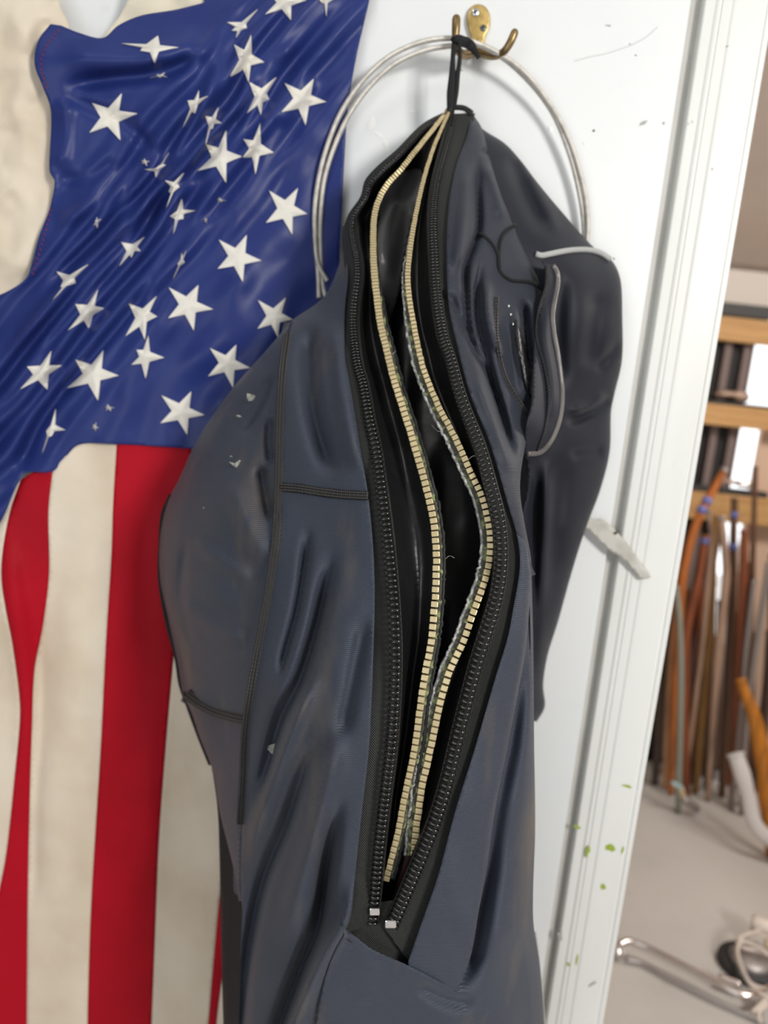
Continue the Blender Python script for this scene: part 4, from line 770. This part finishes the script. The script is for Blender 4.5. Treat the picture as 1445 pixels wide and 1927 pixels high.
for k in range(16):
    x = 1236 + k * 13 + random.uniform(-4, 4); yt = random.uniform(1080, 1260) - (k > 6) * 60; lean = random.uniform(10, 40); dp = 1.745 + .0112 * ((k * 7) % 16)
    stave([(x + lean, yt), (x + lean * .7 + random.uniform(-4, 4), yt * .6 + 1490 * .4), (x + random.uniform(-3, 3), 1490 + random.uniform(-8, 6))], (dp, dp), [9, 13, 12], names[k % 6], 'dim %s stave, %s from the left in the dark bundle behind the front staves' % ({'darkbrown': 'dark brown', 'brown': 'brown', 'russet': 'russet'}[names[k % 6]], ORD[k]), group='dim staves behind the front staves')
stave([(1418, 1095), (1412, 1150), (1402, 1240), (1397, 1320), (1388, 1420), (1380, 1497)], (1.61, 1.61), [8, 9, 9, 9, 8], 'steel', 'curved grey steel rod, the left one of the pair', 'rod', 'curved steel rods', 'steel_rod', 1)
stave([(1446, 1060), (1438, 1120), (1424, 1210), (1411, 1300), (1400, 1420), (1396, 1500)], (1.59, 1.59), [9, 10, 10, 9, 8], 'steel', 'curved grey steel rod, the right one of the pair', 'rod', 'curved steel rods', 'steel_rod', 1)
t = stave([(1272, 1105), (1278, 1160), (1281, 1250), (1280, 1350), (1277, 1480)], (1.60, 1.56), [9, 10, 11, 10, 10], 'greenpole', 'grey green pole with a teal and tan coupling standing on the concrete', 'pole', None, 'metal_pole', 1)
for (x0, y0, x1, y1, wd, m, nm) in ((1264, 1472, 1284, 1484, 9, 'teal', 'clamp'), (1280, 1482, 1288, 1508, 13, 'tanplastic', 'coupling'), (1284, 1500, 1312, 1524, 16, 'steel', 'foot')):
    p = P(np.linspace(x0, x1, 4), np.linspace(y0, y1, 4), -1.55); vv, ff = tube(p, wd * .5 * 2.45 / FPX, None, 10); link(nm, new_mesh(nm, vv, ff), M[m], t)
stave([(1394, 1280), (1402, 1305), (1418, 1345), (1430, 1400), (1438, 1450), (1440, 1495), (1444, 1530)], (1.45, 1.36), [14, 20, 24, 26, 24, 20], 'amber', 'thick amber curved stave in front at the right edge')
stave([(1384, 1420), (1398, 1462), (1408, 1500), (1416, 1540), (1432, 1566), (1460, 1585)], (1.40, 1.30), [24, 27, 22, 22, 24, 26], 'whiteplastic', 'white curved limb leaning at the right edge beside the amber stave', 'limb', None, 'white_limb', .35)
# chrome tube on the floor
t = thing('chrome_stand', 'chrome tube with bent end lying on the concrete floor', 'stand', PF(np.array(1300.), np.array(1825.)))
def fl(pts, r, m, nm, par, n=10, step=6):
    c = catmull(pts, step, dims=2); p = PF(c[:, 0], c[:, 1], c[:, 2]) if c.shape[1] > 2 else PF(c[:, 0], c[:, 1], r)
    vv, ff = tube(p, r, None, n); return link(nm, new_mesh(nm, vv, ff), M[m], par)
def fl2(pts, r, m, nm, par):
    c = catmull(pts, 6, dims=2); v = rays(c[:, 0], c[:, 1]); tt = (c[:, 2] - CAM[2]) / v[:, 2]; p = CAM + v * tt[:, None]; vv, ff = tube(p, r, None, 10); return link(nm, new_mesh(nm, vv, ff), M[m], par)
fl2([(1170, 1803, .012), (1163, 1793, .022), (1166, 1780, .034), (1182, 1771, .040), (1212, 1780, .040), (1310, 1828, .038), (1396, 1872, .036), (1418, 1874, .036), (1452, 1855, .036)], .0075, 'chrome', 'tube', t)
fl2([(1176, 1806, .012), (1205, 1812, .010), (1250, 1836, .010), (1330, 1876, .010), (1440, 1925, .010)], .0050, 'steel', 'tube_shadow', t)  # thin rod stands in for the chrome tube's shadow on the floor
fl2([(1160, 1800, .010), (1166, 1790, .014), (1172, 1797, .012)], .010, 'whiteplastic', 'end_cap', t)
fl2([(1352, 1838, .03), (1375, 1846, .03), (1394, 1853, .03)], .008, 'chrome', 'short_bar', t)
# pale cords tangled on a dark round base
t = thing('round_base', 'dark round base with chrome edge under the pale cords on the floor', 'base', PF(np.array(1400.), np.array(1822.)))
c = PF(np.array(1408.), np.array(1822.))
def disc(c, r, z0, z1, n=28, bev=.004):
    a = np.arange(n) / n * 2 * math.pi; V = []
    for rr, z in ((r, z0), (r, z1 - bev), (r - bev, z1), (0.001, z1)): V += [(c[0] + math.cos(x) * rr, c[1] + math.sin(x) * rr, z) for x in a]
    return V, [(k * n + i, k * n + (i + 1) % n, (k + 1) * n + (i + 1) % n, (k + 1) * n + i) for k in range(3) for i in range(n)]
v, f = disc(c, .075, .001, .022); link('disc', new_mesh('disc', v, f), M['blacksoft'], t)
v, f = disc(c, .050, .022, .034); link('hub', new_mesh('hub', v, f), M['steel'], t)
t = thing('cord_tangle', 'tangle of pale cords with cream connectors on the concrete floor at the lower right', 'cord', PF(np.array(1425.), np.array(1790.)))
for pts in (((1445, 1765, .05), (1420, 1758, .05), (1398, 1764, .05), (1386, 1782, .05), (1390, 1810, .045), (1402, 1838, .04), (1420, 1862, .04), (1450, 1880, .04)), ((1440, 1790, .06), (1410, 1775, .06), (1392, 1772, .06), (1388, 1795, .05), (1398, 1825, .045), (1412, 1850, .04), (1440, 1862, .04)),
            ((1452, 1740, .06), (1425, 1752, .06), (1406, 1758, .06), (1388, 1768, .05), (1396, 1782, .05), (1430, 1790, .05), (1452, 1800, .05)), ((1415, 1905, .02), (1432, 1890, .03), (1452, 1870, .04)), ((1430, 1925, .01), (1428, 1905, .02), (1446, 1888, .03))):
    fl2(pts, .0045, 'cord', 'cord', t)
fl2([(1416, 1736, .06), (1432, 1742, .062), (1452, 1748, .06)], .022, 'cord', 'connector', t)
fl2([(1438, 1775, .06), (1452, 1780, .06)], .014, 'tanplastic', 'connector', t)
